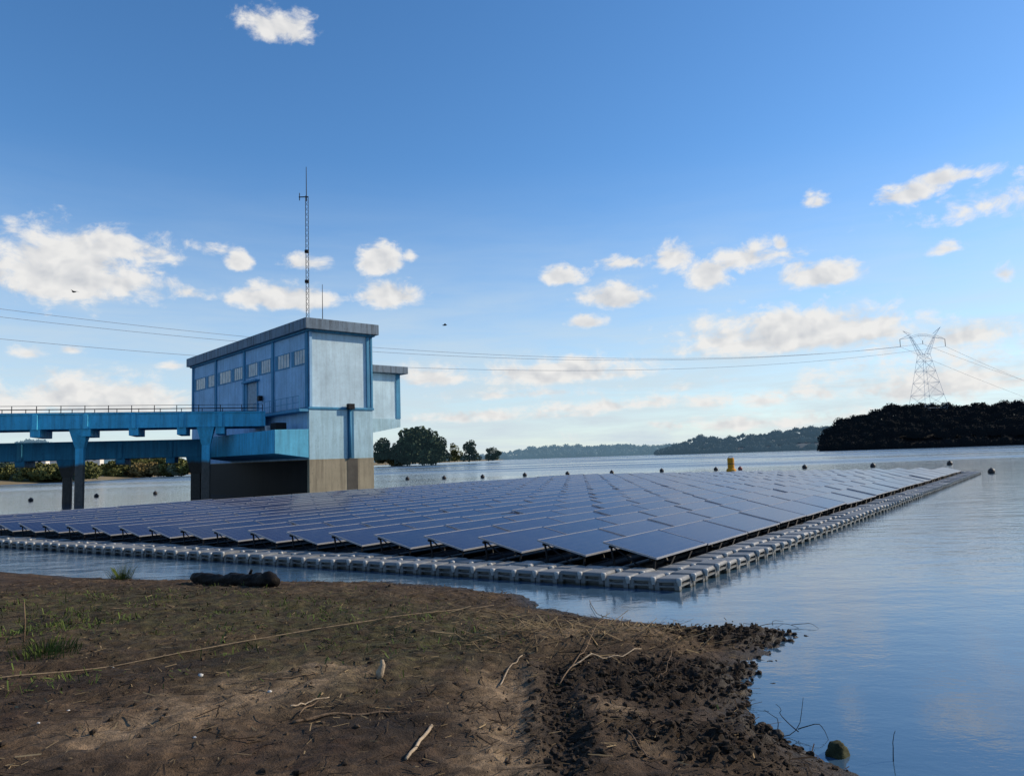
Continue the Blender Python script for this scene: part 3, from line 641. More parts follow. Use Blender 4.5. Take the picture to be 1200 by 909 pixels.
ribs2 = [along(p, E2) for p in (142, 25, 200)]
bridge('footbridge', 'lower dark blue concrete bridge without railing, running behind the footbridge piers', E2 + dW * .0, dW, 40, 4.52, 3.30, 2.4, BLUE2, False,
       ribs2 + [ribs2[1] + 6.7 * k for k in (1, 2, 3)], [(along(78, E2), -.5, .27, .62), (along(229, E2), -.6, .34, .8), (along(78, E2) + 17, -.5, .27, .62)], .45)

# ------------------------------------------------------------------ buoys
BUOY = simple('dark_buoy', (.030, .026, .024), .5, .5, 6); BREF = simple('faded_red_buoy', (.20, .05, .04), .5, .3, 6); YEL = painted('orange_buoy_paint', (.62, .27, .02), (.25, .12, .03), .4)
def buoy(px, py, r, mat, label, D_=None):
    p = gnd(px, py + 3, WL) if D_ is None else at(px, py, D_)[:2]
    o = empty('buoy', (p[0], p[1], WL), random.uniform(0, 6)); tag(o, label, 'buoy', 'buoys of the floating boom line')
    MB().ball((0, 0, r * .5), r, 12, 8, (1, 1, .92)).build('body', mat, o, True); MB().tube([(0, 0, r * 1.35), (0, 0, r * 1.65)], r * .22, 7).build('eye', mat, o)
    MB().tube([(r * 1.01 * cos(a), r * 1.01 * sin(a), r * .5) for a in [2 * pi * k / 12 for k in range(13)]], r * .07, 5).build('seam', mat, o)
    return o
buoy(36, 584, .20, BUOY, 'dark round buoy in the far left water, left of the bridge piers')
buoy(113, 579, .20, BUOY, 'dark round buoy just right of the bridge piers')
buoy(182, 576, .20, BUOY, 'dark round buoy midway between the bridge piers and the pump house')
for i, (x, y) in enumerate([(477.5, 559), (520.5, 558), (565.5, 556.7), (615, 554.5), (665, 553), (717, 551.7), (775.5, 549.5), (839, 548)]):
    buoy(x, y, .27, BUOY, ['dark buoy nearest the pump house in the boom line', 'dark buoy in front of the last small shore tree, second from the pump house', 'third dark buoy from the pump house, below the gap before the hills', 'fourth dark buoy from the pump house along the boom line',
          'fifth dark buoy from the pump house along the boom line', 'dark buoy three places left of the orange marker', 'dark buoy two places left of the orange marker', 'dark buoy directly left of the orange marker'][i])
buoy(867.5, 547.3, .27, BREF, 'reddish buoy directly right of the orange marker')
buoy(943, 545.6, .29, BUOY, 'dark buoy in front of the left end of the wooded island'); buoy(1023, 544, .29, BUOY, 'dark buoy in front of the middle of the wooded island, left of the pylon')
buoy(1113, 541.5, .29, BUOY, 'dark buoy above the far end of the walkway, right of the pylon'); buoy(1162, 551, .25, BUOY, 'largest dark buoy, just off the far tip of the walkway')
p = gnd(857, 552, WL); o = empty('marker_buoy', (p[0], p[1], WL)); tag(o, 'tall orange yellow cylindrical marker buoy floating behind the solar array', 'marker buoy')
MB().lathe([(0, -.3), (.44, -.3), (.54, -.1), (.54, .16), (.44, .30), (.38, .32)], n=20).build('float_collar', YEL, o, True)
MB().lathe([(.37, .32), (.37, 1.42), (.34, 1.5), (0, 1.5)], n=20).build('body', YEL, o)
MB().lathe([(.375, .78), (.385, .80), (.385, .90), (.375, .92)], n=20).build('band', simple('buoy_band', (.18, .09, .02), .6, .3, 6), o)
MB().tube([(.22, 0, 1.48), (.2, 0, 1.66), (-.2, 0, 1.66), (-.22, 0, 1.48)], .03, 6).build('lifting_eye', DARK, o)

# ------------------------------------------------------------------ foliage tools
def crown_pts(lobes, nper):
    P = []
    for (c, r, sq) in lobes:
        k = int(nper * r * r) + 8
        d = RNG.normal(size=(k, 3)); d /= np.linalg.norm(d, axis=1)[:, None]; rad = r * (.62 + .42 * RNG.random(k) ** .7)
        P.append(np.array(c) + d * rad[:, None] * np.array(sq))
    return np.concatenate(P)
def leafy(name, P, size, mat, parent=None, flat=.6):
    k = len(P); a = RNG.normal(size=(k, 3)); a /= np.linalg.norm(a, axis=1)[:, None]; b_ = RNG.normal(size=(k, 3)); b_ -= (b_ * a).sum(1)[:, None] * a; b_ /= np.linalg.norm(b_, axis=1)[:, None]
    s = size * (.5 + RNG.random(k))[:, None]; return quads(name, P, a * s, b_ * s * flat, mat, parent)
LEAF_D = leafmat('dark_foliage', (.045, .062, .035), .55, .4, (.005, .010, .013)); LEAF_M = leafmat('olive_foliage', (.13, .135, .050)); LEAF_T = leafmat('dry_shrub_foliage', (.22, .17, .075)); BARK = simple('bark', (.05, .04, .03), .9, .4, 6)  # dark foliage carries a faint haze glow
def tree(px, base_py, D_, h, w, mat, label, lobes=9, group='trees on the left shore'):
    p = at(px, base_py, D_); o = empty('tree', (p[0], p[1], max(p[2], .3)), random.uniform(0, 6)); tag(o, label, 'tree', group)
    tr = MB().tube([(0, 0, -.5), (.1, 0, h * .3), (-.1, .1, h * .6)], [h * .03, h * .022, h * .01], 7)
    L_ = []
    for k in range(lobes):
        a = random.uniform(0, 2 * pi); rr = w * .5 * random.uniform(.1, .75); z = h * random.uniform(.16, .85); r = w * random.uniform(.12, .22) * (1.15 - .4 * z / h)
        L_.append(((rr * cos(a), rr * sin(a), z), r, (1, 1, .85))); tr.tube([(0, 0, h * .28), (rr * cos(a) * .9, rr * sin(a) * .9, z - r * .3)], [h * .014, h * .004], 5)
    L_.append(((0, 0, h * .58), w * .27, (1, 1, 1)))
    for k in range(6): L_.append(((random.uniform(-.38, .38) * w, random.uniform(-.2, .2) * w, h * .13), w * .15, (1.2, 1.2, .9)))
    tr.build('trunk', BARK, o); leafy('crown', crown_pts(L_, 5200 / (w * w)), w * .026, mat, o)
    return o
# left shore bank
SH = np.array([(-420., 150.)] + [tuple(gnd(*q)) for q in [(-100, 573), (0, 569), (120, 563), (225, 556), (330, 550), (450, 545), (520, 542)]] + [(-20., 980.), (-10, 1500)])
bank = MB(); K = 24
for i in range(len(SH)):
    for j, (off, z) in enumerate([(-4, -.6), (3, .35), (14, 1.1), (40, 1.6), (110, 2.2), (400, 3)]):
        t = SH[min(i + 1, len(SH) - 1)] - SH[max(i - 1, 0)]; q = np.array([-t[1], t[0]]); q = q / np.linalg.norm(q); q = q if q[0] < 0 else -q
        q = (q + np.array([-.2, .5])); q /= np.linalg.norm(q)
        bank.v.append((SH[i][0] + q[0] * off, SH[i][1] + q[1] * off, z))
for i in range(len(SH) - 1):
    for j in range(5): a = i * 6 + j; bank.f.append((a, a + 6, a + 7, a + 1))
mg, n, l, b = newmat('dry_grass_bank'); t = noise_node(n, l, .12, 8, .7); r = ramp(n, l, t.outputs['Fac'], [(.32, (.07, .065, .025)), (.5, (.19, .14, .065)), (.7, (.26, .20, .10))]); l.new(r.outputs[0], b.inputs['Base Color']); b.inputs['Roughness'].default_value = .95
tag(bank.build('shore_bank', mg), kind='structure')
# shrubs along that bank
k = 0
for px in list(np.linspace(-14, 224, 40)) + [452, 470]:
    D_ = 178 + 10 * random.random() if px < 120 else (225 + 20 * random.random() if px < 300 else 430)
    hh = random.uniform(2.4, 4.8) * (D_ / 190); pyb = 535 - .0325 * (px - 600) + (H - 1.0) * 873 / D_ 
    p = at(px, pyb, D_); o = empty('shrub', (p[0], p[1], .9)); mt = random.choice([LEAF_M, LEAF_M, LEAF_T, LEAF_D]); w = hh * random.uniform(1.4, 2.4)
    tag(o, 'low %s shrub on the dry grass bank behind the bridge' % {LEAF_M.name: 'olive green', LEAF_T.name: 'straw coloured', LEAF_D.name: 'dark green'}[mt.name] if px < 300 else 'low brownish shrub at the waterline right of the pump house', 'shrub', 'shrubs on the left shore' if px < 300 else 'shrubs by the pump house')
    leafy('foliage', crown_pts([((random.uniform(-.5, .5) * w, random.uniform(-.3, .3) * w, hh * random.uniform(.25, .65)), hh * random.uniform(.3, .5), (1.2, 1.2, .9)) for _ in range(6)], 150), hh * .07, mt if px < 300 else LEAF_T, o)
    MB().tube([(0, 0, -.3), (0, 0, hh * .5)], [.12, .05], 5).build('stem', BARK, o)
# houses half hidden there
WHITE = simple('white_house_wall', (.62, .60, .56), .8, .12, 1); TERRA = simple('terracotta_roof', (.30, .12, .07), .8, .25, 2); GREYR = simple('grey_sheet_roof', (.42, .43, .44), .6, .2, 1)
for px, py, D_, w, dp, h, rm, lab in [(59, 540, 290, 7, 6, 3.2, GREYR, 'small white house with pale roof seen between the bridges, left of the piers'), (43, 543, 270, 7, 5, 2.2, GREYR, 'low white shed at the far left shore'),
                                       (108, 541, 300, 7, 7, 3.4, TERRA, 'small house with red tiled roof just right of the bridge piers'), (150, 541, 320, 6, 6, 2.6, GREYR, 'small pale house among bushes midway to the pump house')]:
    p = at(px, py, D_); o = empty('house', (p[0], p[1], p[2] - .6), .3); tag(o, lab, 'house')
    MB().box(-w / 2, w / 2, -dp / 2, dp / 2, -2.5, h).build('wall', WHITE, o)
    MB().add([(-w / 2 - .4, -dp / 2 - .4, h + .02), (w / 2 + .4, -dp / 2 - .4, h + .02), (w / 2 + .4, dp / 2 + .4, h + .02), (-w / 2 - .4, dp / 2 + .4, h + .02), (-w / 2 - .4, 0, h + 1.5), (w / 2 + .4, 0, h + 1.5)],
             [(0, 1, 5, 4), (2, 3, 4, 5), (0, 4, 3), (1, 2, 5), (3, 2, 1, 0)]).build('roof', rm, o)
    for x in (-w * .25, w * .22): MB().box(x - .5, x + .5, -dp / 2 - .03, -dp / 2 - .004, h * .35, h * .75).build('window', DARK, o)
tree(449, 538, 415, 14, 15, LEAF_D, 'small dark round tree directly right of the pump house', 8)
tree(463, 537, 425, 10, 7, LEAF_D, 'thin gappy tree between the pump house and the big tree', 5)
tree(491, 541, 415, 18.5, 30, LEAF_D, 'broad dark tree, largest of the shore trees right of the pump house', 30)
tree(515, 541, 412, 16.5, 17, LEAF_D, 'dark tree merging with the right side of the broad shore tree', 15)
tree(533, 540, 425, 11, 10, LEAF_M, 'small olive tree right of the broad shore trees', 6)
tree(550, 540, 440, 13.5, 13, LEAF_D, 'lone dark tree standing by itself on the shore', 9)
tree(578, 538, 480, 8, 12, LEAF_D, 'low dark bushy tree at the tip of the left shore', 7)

# ------------------------------------------------------------------ hills and woods across the lake
def hz_y(x): return 535 - .0325 * (x - 600)
def wooded(name, wname, prof, D_, depth, mat, hillmat, crown_r, nper, leaf, label, rows=4, seed=1, xstep=None, drop=0.):
    """hill sheet (structure) plus its wood (stuff) following a surveyed skyline"""
    rs = random.Random(seed); xs = [q[0] for q in prof]
    def top(x): return float(np.interp(x, xs, [q[1] for q in prof]))
    hill = MB(); cols = np.linspace(xs[0], xs[-1], 50)
    tree_h = crown_r * 1.5
    for x in cols:
        X0 = at(x, hz_y(x), D_); zt = max((hz_y(x) - top(x)) * D_ / F + H - tree_h, .3)
        for f, zz in ((-.02, -1.), (.0, .4), (.35, zt * .5), (1., zt), (1.6, zt * .8)):
            sc = (D_ + depth * f) / D_; hill.v.append((X0[0] * sc, D_ + depth * f, zz))
    for i in range(len(cols) - 1):
        for j in range(4): a = i * 5 + j; hill.f.append((a, a + 5, a + 6, a + 1))
    tag(hill.build(name, hillmat, None, True), kind='structure')
    P = []; blob = MB()
    wpx = crown_r * F / D_; step = xstep or wpx * .8
    for row in range(rows):
        f = row / (rows - 1); x = xs[0] + rs.random() * step
        while x < xs[-1]:
            hgt = (hz_y(x) - top(x)) * D_ / F + H; cz = (.30 + .70 * f) * hgt - crown_r * (.75 if f == 1 else .5) + rs.uniform(-.35, .18) * crown_r
            r = crown_r * rs.uniform(.5, 1.25); cz = r * .55 if row == 0 else max(cz, r * .55)
            sc = (D_ + depth * f) / D_; X0 = at(x, hz_y(x), D_)[0] * sc
            # keep the skyline where it was surveyed, whatever the row's distance
            c = (X0, D_ + depth * f, H + (cz - H) * sc)
            kk = int(nper * r * r / crown_r ** 2); d = RNG.normal(size=(kk, 3)); d /= np.linalg.norm(d, axis=1)[:, None]
            P.append(np.array(c) + d * r * (.8 + .32 * RNG.random(kk))[:, None] * np.array([1, 1, .85])); blob.ball(c, r * .82, 7, 5, (1, 1, .85), .08)
            x += step * rs.uniform(.6, 1.4)
    o = empty(wname); tag(o, label, 'woods', kind='stuff'); P = np.concatenate(P); P = P[P[:, 2] > .05]
    leafy('foliage', P, leaf, mat, o); blob.build('shade_core', mat, o)
HAZE1 = leafmat('far_hazed_foliage', (.055, .075, .080), .3, .02, (.085, .145, .195)); HAZE2 = leafmat('mid_hazed_foliage', (.040, .056, .058), .3, .03, (.034, .062, .090)); ISL = leafmat('island_foliage', (.0035, .0052, .0055), .4, .06, (.0012, .0024, .0045))  # distance haze painted in as emission on the leaves
HG1 = simple('far_hazed_grass', (.16, .22, .26), .95, .3, .03); HG2 = simple('mid_hazed_grass', (.08, .11, .13), .95, .3, .03); HG3 = simple('island_soil', (.004, .0045, .005), .95, .3, .1)  # far and mid ground tinted blue-grey to paint in aerial haze
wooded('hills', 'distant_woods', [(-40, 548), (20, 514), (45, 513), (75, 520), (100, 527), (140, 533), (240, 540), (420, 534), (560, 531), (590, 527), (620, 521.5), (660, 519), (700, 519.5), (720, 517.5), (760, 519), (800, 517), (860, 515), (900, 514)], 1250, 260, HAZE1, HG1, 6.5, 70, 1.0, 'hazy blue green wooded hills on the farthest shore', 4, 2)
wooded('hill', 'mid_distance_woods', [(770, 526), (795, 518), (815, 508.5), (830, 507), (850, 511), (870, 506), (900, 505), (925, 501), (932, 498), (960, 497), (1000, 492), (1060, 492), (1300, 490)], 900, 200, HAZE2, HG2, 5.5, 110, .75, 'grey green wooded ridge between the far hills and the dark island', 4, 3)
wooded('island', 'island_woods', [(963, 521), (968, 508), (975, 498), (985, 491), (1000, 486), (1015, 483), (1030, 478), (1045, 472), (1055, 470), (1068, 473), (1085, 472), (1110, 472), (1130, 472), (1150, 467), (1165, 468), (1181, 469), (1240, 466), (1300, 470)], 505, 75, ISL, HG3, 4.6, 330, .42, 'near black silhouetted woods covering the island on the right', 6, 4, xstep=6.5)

# ------------------------------------------------------------------ pylon and lines
TD = 585.; px_m = TD / F
pb = at(1088, 480, TD); ptop = at(1081, 385, TD)
STEEL = simple('pylon_steel', (.62, .66, .70), .6, .1, .2); WIRE = simple('conductor', (.34, .37, .41), .6, .2, .5)  # pylon steel lightened, distance haze put into its colour
py_ = empty('pylon', (pb[0], pb[1], 0), radians(8)); tag(py_, 'tall steel lattice transmission pylon with forked head behind the wooded island', 'pylon')
zb_, zw, zt_ = 8.0, at(1083, 415, TD)[2], ptop[2]
T = MB(); lw = .115
def ring(z, hw): return [(-hw, -hw, z), (hw, -hw, z), (hw, hw, z), (-hw, hw, z)]
lv_ = []; NL = 7
for k in range(NL + 1):
    f = k / NL; z = zb_ + (zw - zb_) * (1 - (1 - f) ** 1.25); hw = 14.6 + (3.1 - 14.6) * ((z - zb_) / (zw - zb_)) ** .85; lv_.append(ring(z, hw))
for k in range(NL):
    for q in range(4):
        a, c = lv_[k], lv_[k + 1]; T.tube([a[q], c[q]], lw * 1.25, 4); T.tube([a[q], c[(q + 1) % 4]], lw * .75, 4); T.tube([a[(q + 1) % 4], c[q]], lw * .75, 4); T.tube([c[q], c[(q + 1) % 4]], lw * .75, 4)
T.build('tower_body', STEEL, py_)
zarm = at(1083, 394, TD)[2]
for s in (-1, 1):
    hd = MB(); nseg = 6; a0 = (s * 3.1, zw); a1 = (s * 10.5, zarm); pr = None
    for k in range(nseg + 1):
        f = k / nseg; x = a0[0] + (a1[0] - a0[0]) * f; z = a0[1] + (a1[1] - a0[1]) * f; w = 3.0 * (1 - f) + 1.1 * f
        sec = [(x - s * w * .5, -w * .6, z - .2), (x + s * w * .4, -w * .6, z), (x + s * w * .4, w * .6, z), (x - s * w * .5, w * .6, z - .2)]
        if pr:
            for q in range(4): hd.tube([pr[q], sec[q]], lw, 4); hd.tube([pr[q], sec[(q + 1) % 4]], lw * .6, 4)
        pr = sec
    for y in (-.7, .7):
        hd.tube([(s * 10.5, y, zarm), (s * 16.5, 0, zarm + 5.5 + (2 if s > 0 else -1))], lw, 4); hd.tube([(s * 9.5, y, zarm + 2), (s * 16.5, 0, zarm + 5.5 + (2 if s > 0 else -1))], lw * .8, 4)
        hd.tube([(s * 10.5, y, zarm - 1), (s * 19.5, 0, zarm - 2.2)], lw, 4); hd.tube([(s * 10.5, y, zarm + 1.5), (s * 19.5, 0, zarm - 2.2)], lw * .9, 4)
    hd.build('head_arm', STEEL, py_)
br = MB()
for y in (-.7, .7):
    br.tube([(-10.5, y, zarm), (-4, y, zarm + 1.6), (4, y, zarm + 1.6), (10.5, y, zarm)], lw * .9, 4); br.tube([(-10.5, y, zarm - 1.4), (-4, y, zarm + .4), (4, y, zarm + .4), (10.5, y, zarm - 1.4)], lw * .8, 4)
br.tube([(-4, 0, zarm + .4), (0, 0, zarm - 3.5), (4, 0, zarm + .4)], lw * .5, 4); br.build('bridge_beam', STEEL, py_)
for x in (-19.5, 0, 19.5): MB().tube([(x, 0, zarm - (2.2 if x else 3.5)), (x, 0, zarm - (8.2 if x else 6))], .22, 5).build('insulator', DARK, py_)
ph_x = [(-19.5, zarm - 8.2), (0, zarm - 6.), (19.5, zarm - 8.2)]
def wpt(x, z): a = radians(8); return np.array([pb[0] + x * cos(a), pb[1] + x * sin(a), z])
def cable(p, q, sag, r, label):
    pts = [p + (q - p) * t + np.array([0, 0, -4 * sag * t * (1 - t)]) for t in np.linspace(0, 1, 60)]
    o = MB().tube(pts, r, 4).build('power_line', WIRE); tag(o, label, 'power line', 'power lines strung from the pylon'); return o
for (x, z), (lx, ly), sg, lab in [(ph_x[0], (-60, 354), 16.5, 'uppermost power line at the left edge, passing behind the pump house'), (ph_x[1], (-60, 364), 17.5, 'middle power line of the three at the left edge'),
                                  (ph_x[2], (-60, 391), 18., 'lowest power line of the three at the left edge')]:
    cable(wpt(x, z), at(lx, ly, 330), sg, .10, lab)
for (x, z), (rx, ry), lab in [(ph_x[0], (1260, 492), 'lowest power line running down right from the pylon'), (ph_x[1], (1260, 470), 'middle power line running down right from the pylon'), (ph_x[2], (1260, 474), 'uppermost power line running down right from the pylon')]:
    cable(wpt(x, z), at(rx, ry - 6, 760), 2., .11, lab)

# two birds high over the lake
for px, py, D_, lab in [(87, 342, 60, 'small dark bird in front of the big cloud at left'), (521, 381, 70, 'tiny dark bird in the blue sky right of the pump house')]:
    p = at(px, py, D_); o = empty('bird', tuple(p), random.uniform(0, 3)); tag(o, lab, 'bird')
    MB().tube([(-.22, 0, 0), (-.12, 0, .0), (.05, 0, .01), (.16, 0, .02), (.24, 0, .02)], [.015, .05, .07, .05, .012], 8).build('body', DARK, o, True)
    for s in (-1, 1): MB().add([(.10, s * .04, .03), (.12, s * .25, .12), (-.05, s * .50, .06), (-.02, s * .24, .10), (-.08, s * .04, .02)], [(0, 1, 3, 4), (1, 2, 3)]).build('wing', DARK, o)

# ------------------------------------------------------------------ litter on the bank
WOOD_D = simple('wet_wood', (.0075, .0062, .0055), .7, .5, 9, bump=.6, bscale=30); WOOD_P = simple('bleached_wood', (.34, .27, .19), .8, .3, 14, bump=.4, bscale=60); WOOD_B = simple('brown_wood', (.15, .105, .068), .85, .4, 12, bump=.4, bscale=60)
ROPE = simple('old_rope', (.19, .145, .095), .9, .4, 25); STONE = simple('wet_stone', (.026, .024, .021), .55, .5, 8, bump=.7, bscale=25)
def on_ground(px, py):
    q = gnd(px, py, .4)
    for _ in range(8): q = gnd(px, py, max(gz(*q), WL))
    return q
def stick(name, pxs, r0, r1, mat, label, cat, lift=.01, group=None, n_=16, wig=.012, zoff=None):
    pts = []; base = [on_ground(*p) for p in pxs]
    L_ = np.array(base); tt = np.linspace(0, len(base) - 1, n_)
    for i, t in enumerate(tt):
        x = np.interp(t, range(len(base)), L_[:, 0]) + random.gauss(0, wig); y = np.interp(t, range(len(base)), L_[:, 1]) + random.gauss(0, wig)
        pts.append((x, y, max(gz(x, y), WL) + lift + (np.interp(t, range(len(base)), zoff) if zoff else 0)))
    for _ in range(3): pts = [pts[0]] + [tuple((pts[i - 1][k] + 2 * pts[i][k] + pts[i + 1][k]) / 4 for k in range(2)) + (pts[i][2],) for i in range(1, len(pts) - 1)] + [pts[-1]]
    zs = [p[2] for p in pts]; pts = [(p[0], p[1], .5 * p[2] + .5 * max(zs[max(i - 1, 0):i + 2])) for i, p in enumerate(pts)]
    o = MB().tube(pts, list(np.linspace(r0, r1, n_) * .8), 7).build(name, mat, None, True); return tag(o, label, cat, group)
p, q = on_ground(20, 793), on_ground(560, 715); q = p + (q - p) * 1.06; p = p - (q - p) * .12; tt = np.linspace(0, 1, 240)
xs_ = p[0] + (q[0] - p[0]) * tt + .012 * np.sin(tt * 23); ys_ = p[1] + (q[1] - p[1]) * tt; zz = np.maximum(ground_z(xs_, ys_), WL)
zs_ = np.array([zz[max(k - 9, 0):k + 10].max() for k in range(240)]); zs_ = np.convolve(np.pad(zs_, 15, 'edge'), np.ones(31) / 31, 'valid') + .004
tag(MB().tube(list(zip(xs_, ys_, zs_)), .0055, 6).build('rope', ROPE, None, True), 'long thin pale rope stretched across the muddy bank', 'rope')
# the dark log by the water
p, q = on_ground(226, 684), on_ground(322, 689); dirv = q - p; pts = []; rr_ = []
for i in range(14):
    t = i / 13; x, y = p + dirv * t; pts.append((x + random.gauss(0, .01), y + random.gauss(0, .01), max(gz(x, y), WL) + .10)); rr_.append(.135 + random.uniform(-.012, .016) + (.03 if i > 10 else 0))
lg_m = MB().tube([tuple(np.array(pts[0]) + (np.array(pts[-1]) - np.array(pts[0])) * t + np.array([0, 0, np.interp(t * 13, range(14), [q_[2] for q_ in pts]) - (pts[0][2] + (pts[-1][2] - pts[0][2]) * t)])) for t in np.linspace(0, 1, 60)], [.118 + .012 * noise.noise((t * 9, 1, 2)) - .05 * max(0, .06 - t) / .06 - .03 * max(0, t - .95) / .05 for t in np.linspace(0, 1, 60)], 28)
lg_m.v = [tuple(np.array(q_) + np.array([0, 0, 1]) * .03 * noise.fractal(Vector(q_) * 7, 1., 2., 4) + np.array([1, .6, 0]) * .022 * noise.fractal(Vector((q_[0] * 4, q_[1] * 4, q_[2] * 22)), 1., 2., 4)) for q_ in lg_m.v]
lg = lg_m.build('log', WOOD_D, None, True); tag(lg, 'thick dark waterlogged log lying at the water edge', 'log')
MB().tube([pts[9], (pts[9][0] + .1, pts[9][1] - .05, pts[9][2] + .19)], [.04, .02], 7).build('branch_stub', WOOD_D, lg)
stick('stick', [(345, 846), (380, 840), (430, 838), (470, 835)], .017, .009, WOOD_B, 'long brown curved stick lying in the middle of the bank', 'stick')
stick('stick', [(476, 892), (492, 872), (506, 853)], .014, .016, WOOD_P, 'short pale bleached stick at the bottom edge', 'stick', .015, wig=0, n_=7)
stick('stick', [(340, 838), (362, 826), (384, 820)], .009, .005, WOOD_P, 'pale forked twig just above the long brown stick', 'stick', .02)
stick('stick', [(350, 838), (372, 828), (392, 831)], .007, .004, WOOD_B, 'thin brown twig crossing above the long brown stick', 'stick', .03)
stick('stick', [(305, 798), (345, 793), (372, 789)], .009, .006, WOOD_B, 'thin straight twig left of the pale driftwood peg', 'stick')
stick('stick', [(668, 785), (700, 773), (730, 762), (752, 752)], .010, .006, WOOD_P, 'long straw coloured stalk across the reed heap', 'stick', .03)
stick('stick', [(655, 808), (690, 762), (715, 728)], .008, .004, WOOD_B, 'slanting brown branch on the left of the reed heap', 'stick', .05)
stick('stick', [(690, 705), (700, 722), (720, 728)], .007, .004, WOOD_B, 'twig at the water edge below the float walkway', 'stick', .03)
stick('stick', [(585, 800), (600, 780), (612, 770)], .009, .006, WOOD_P, 'small curved pale twig beside the sandy track', 'stick', .02)
stick('stick', [(770, 800), (782, 790), (788, 780)], .006, .004, WOOD_B, 'short upright twig in the dark mud', 'stick', .03, zoff=(0, .05, .12))
stick('stick', [(735, 860), (750, 880), (765, 893)], .008, .005, WOOD_B, 'brown twig in the mud at the bottom right', 'stick', .02)
# driftwood peg
p = on_ground(444, 794); o = MB().tube([(p[0], p[1], gz(*p) - .02), (p[0] + .012, p[1], gz(*p) + .05), (p[0] + .035, p[1] + .01, gz(*p) + .11), (p[0] + .028, p[1] + .015, gz(*p) + .155)], [.030, .036, .024, .015], 8).build('driftwood', WOOD_P, None, True); tag(o, 'small pale upright driftwood peg in the dark soil', 'driftwood')
# reed stake at left
p = on_ground(28, 752); o = MB().tube([(p[0], p[1], gz(*p) - .05), (p[0] + .005, p[1], gz(*p) + .2), (p[0] - .01, p[1], gz(*p) + .40)], [.010, .009, .006], 6).build('stake', WOOD_B, None, True); tag(o, 'thin upright brown stake by the grass at the far left', 'stake')
# branch standing out of the shallows
def branch(px, py, arms, label, r=.0045):
    p = gnd(px, py, WL); o = MB()
    for a in arms:
        q = [(np.interp(t, range(len(a)), [c[0] for c in a]) + random.gauss(0, .012), np.interp(t, range(len(a)), [c[1] for c in a]) + random.gauss(0, .012), np.interp(t, range(len(a)), [c[2] for c in a]) + random.gauss(0, .006)) for t in np.linspace(0, len(a) - 1, 9)]
        q = [q[0]] + [tuple((q[i - 1][k] + q[i][k] + q[i + 1][k]) / 3 for k in range(3)) for i in range(1, 8)] + [q[-1]]
        o.tube([(p[0] + x, p[1] + y, z + WL) for x, y, z in q], list(np.linspace(r, r * .4, 9)), 5)
    tag(o.build('branch', WOOD_D), label, 'branch')
branch(935, 862, [[(-.30, -.05, -.02), (0, 0, .03), (.10, .1, .28)], [(0, 0, .03), (-.1, .05, .14), (-.12, .1, .22)], [(.0, .0, .05), (.18, .0, .10), (.22, -.1, -.01)], [(-.2, -.03, .0), (-.1, .1, .09), (-.16, .2, .13)]], 'thin forked branch sticking out of the shallow water at bottom right')
branch(1046, 893, [[(0, 0, -.1), (.02, .03, .10), (.05, .05, .20)]], 'single thin stick standing in the water in the bottom right corner')
branch(940, 736, [[(-.5, .1, .03), (-.2, .15, .05), (0, 0, .0)], [(-.35, .12, .03), (-.25, .3, .05), (-.1, .35, .02)], [(-.1, .1, .03), (.12, .1, .04), (.2, -.05, .0)]], 'low branch lying off the tip of the mud point')
# stones and clods lying in the shallows
def lump(px, py, r, label, mat=STONE, sq=(1, 1, .7), cat='stone', group='dark lumps in the shallows', nm='stone'):
    p = gnd(px, py, WL); z = max(gz(*p), WL - .05)
    bm = bmesh.new(); bmesh.ops.create_icosphere(bm, subdivisions=3, radius=r)
    off = Vector((random.random() * 50, 3, 7))
    for v in bm.verts:
        k_ = 1 + .35 * noise.fractal(v.co / r * 1.3 + off, 1., 2.2, 4); v.co = Vector((v.co.x * sq[0], v.co.y * sq[1], v.co.z * sq[2])) * k_
    me = bpy.data.meshes.new(nm); bm.to_mesh(me); bm.free(); me.materials.append(mat); me.polygons.foreach_set('use_smooth', [True] * len(me.polygons))
    o = link(nm, me, None, (p[0], p[1], z + r * .25)); tag(o, label, cat, group); return o
MOSS = simple('mossy_stone', (.040, .042, .020), .8, .7, 9, bump=.8, bscale=22)
lump(982, 884, .095, 'largest mossy dark stone half in the water at bottom right', MOSS, (.9, .9, 1.2), group='dark lumps in the shallows')
for px, py, r, lab in [(1030, 863, .026, 'small dark stone alone in open water near the bottom right'), (941, 774, .025, 'small dark clod off the mud point'), (905, 800, .055, 'wide dark clod in the little bay'), (888, 797, .03, 'dark clod left of the wide one in the little bay'),
                       (920, 803, .022, 'dark clod right of the wide one in the little bay'), (913, 820, .024, 'dark clod below the wide one in the little bay'), (900, 818, .020, 'tiny clod below the wide clod'), (884, 826, .032, 'dark clod touching the shore of the little bay'),
                       (870, 795, .022, 'tiny clod against the mud in the little bay'), (940, 847, .028, 'dark stone beside the forked branch'), (893, 783, .045, 'dark clod under the mud point'), (912, 868, .05, 'dark clod left of the mossy stone'), (893, 850, .055, 'dark stone on the lower right shore')]:
    lump(px, py, r, lab)
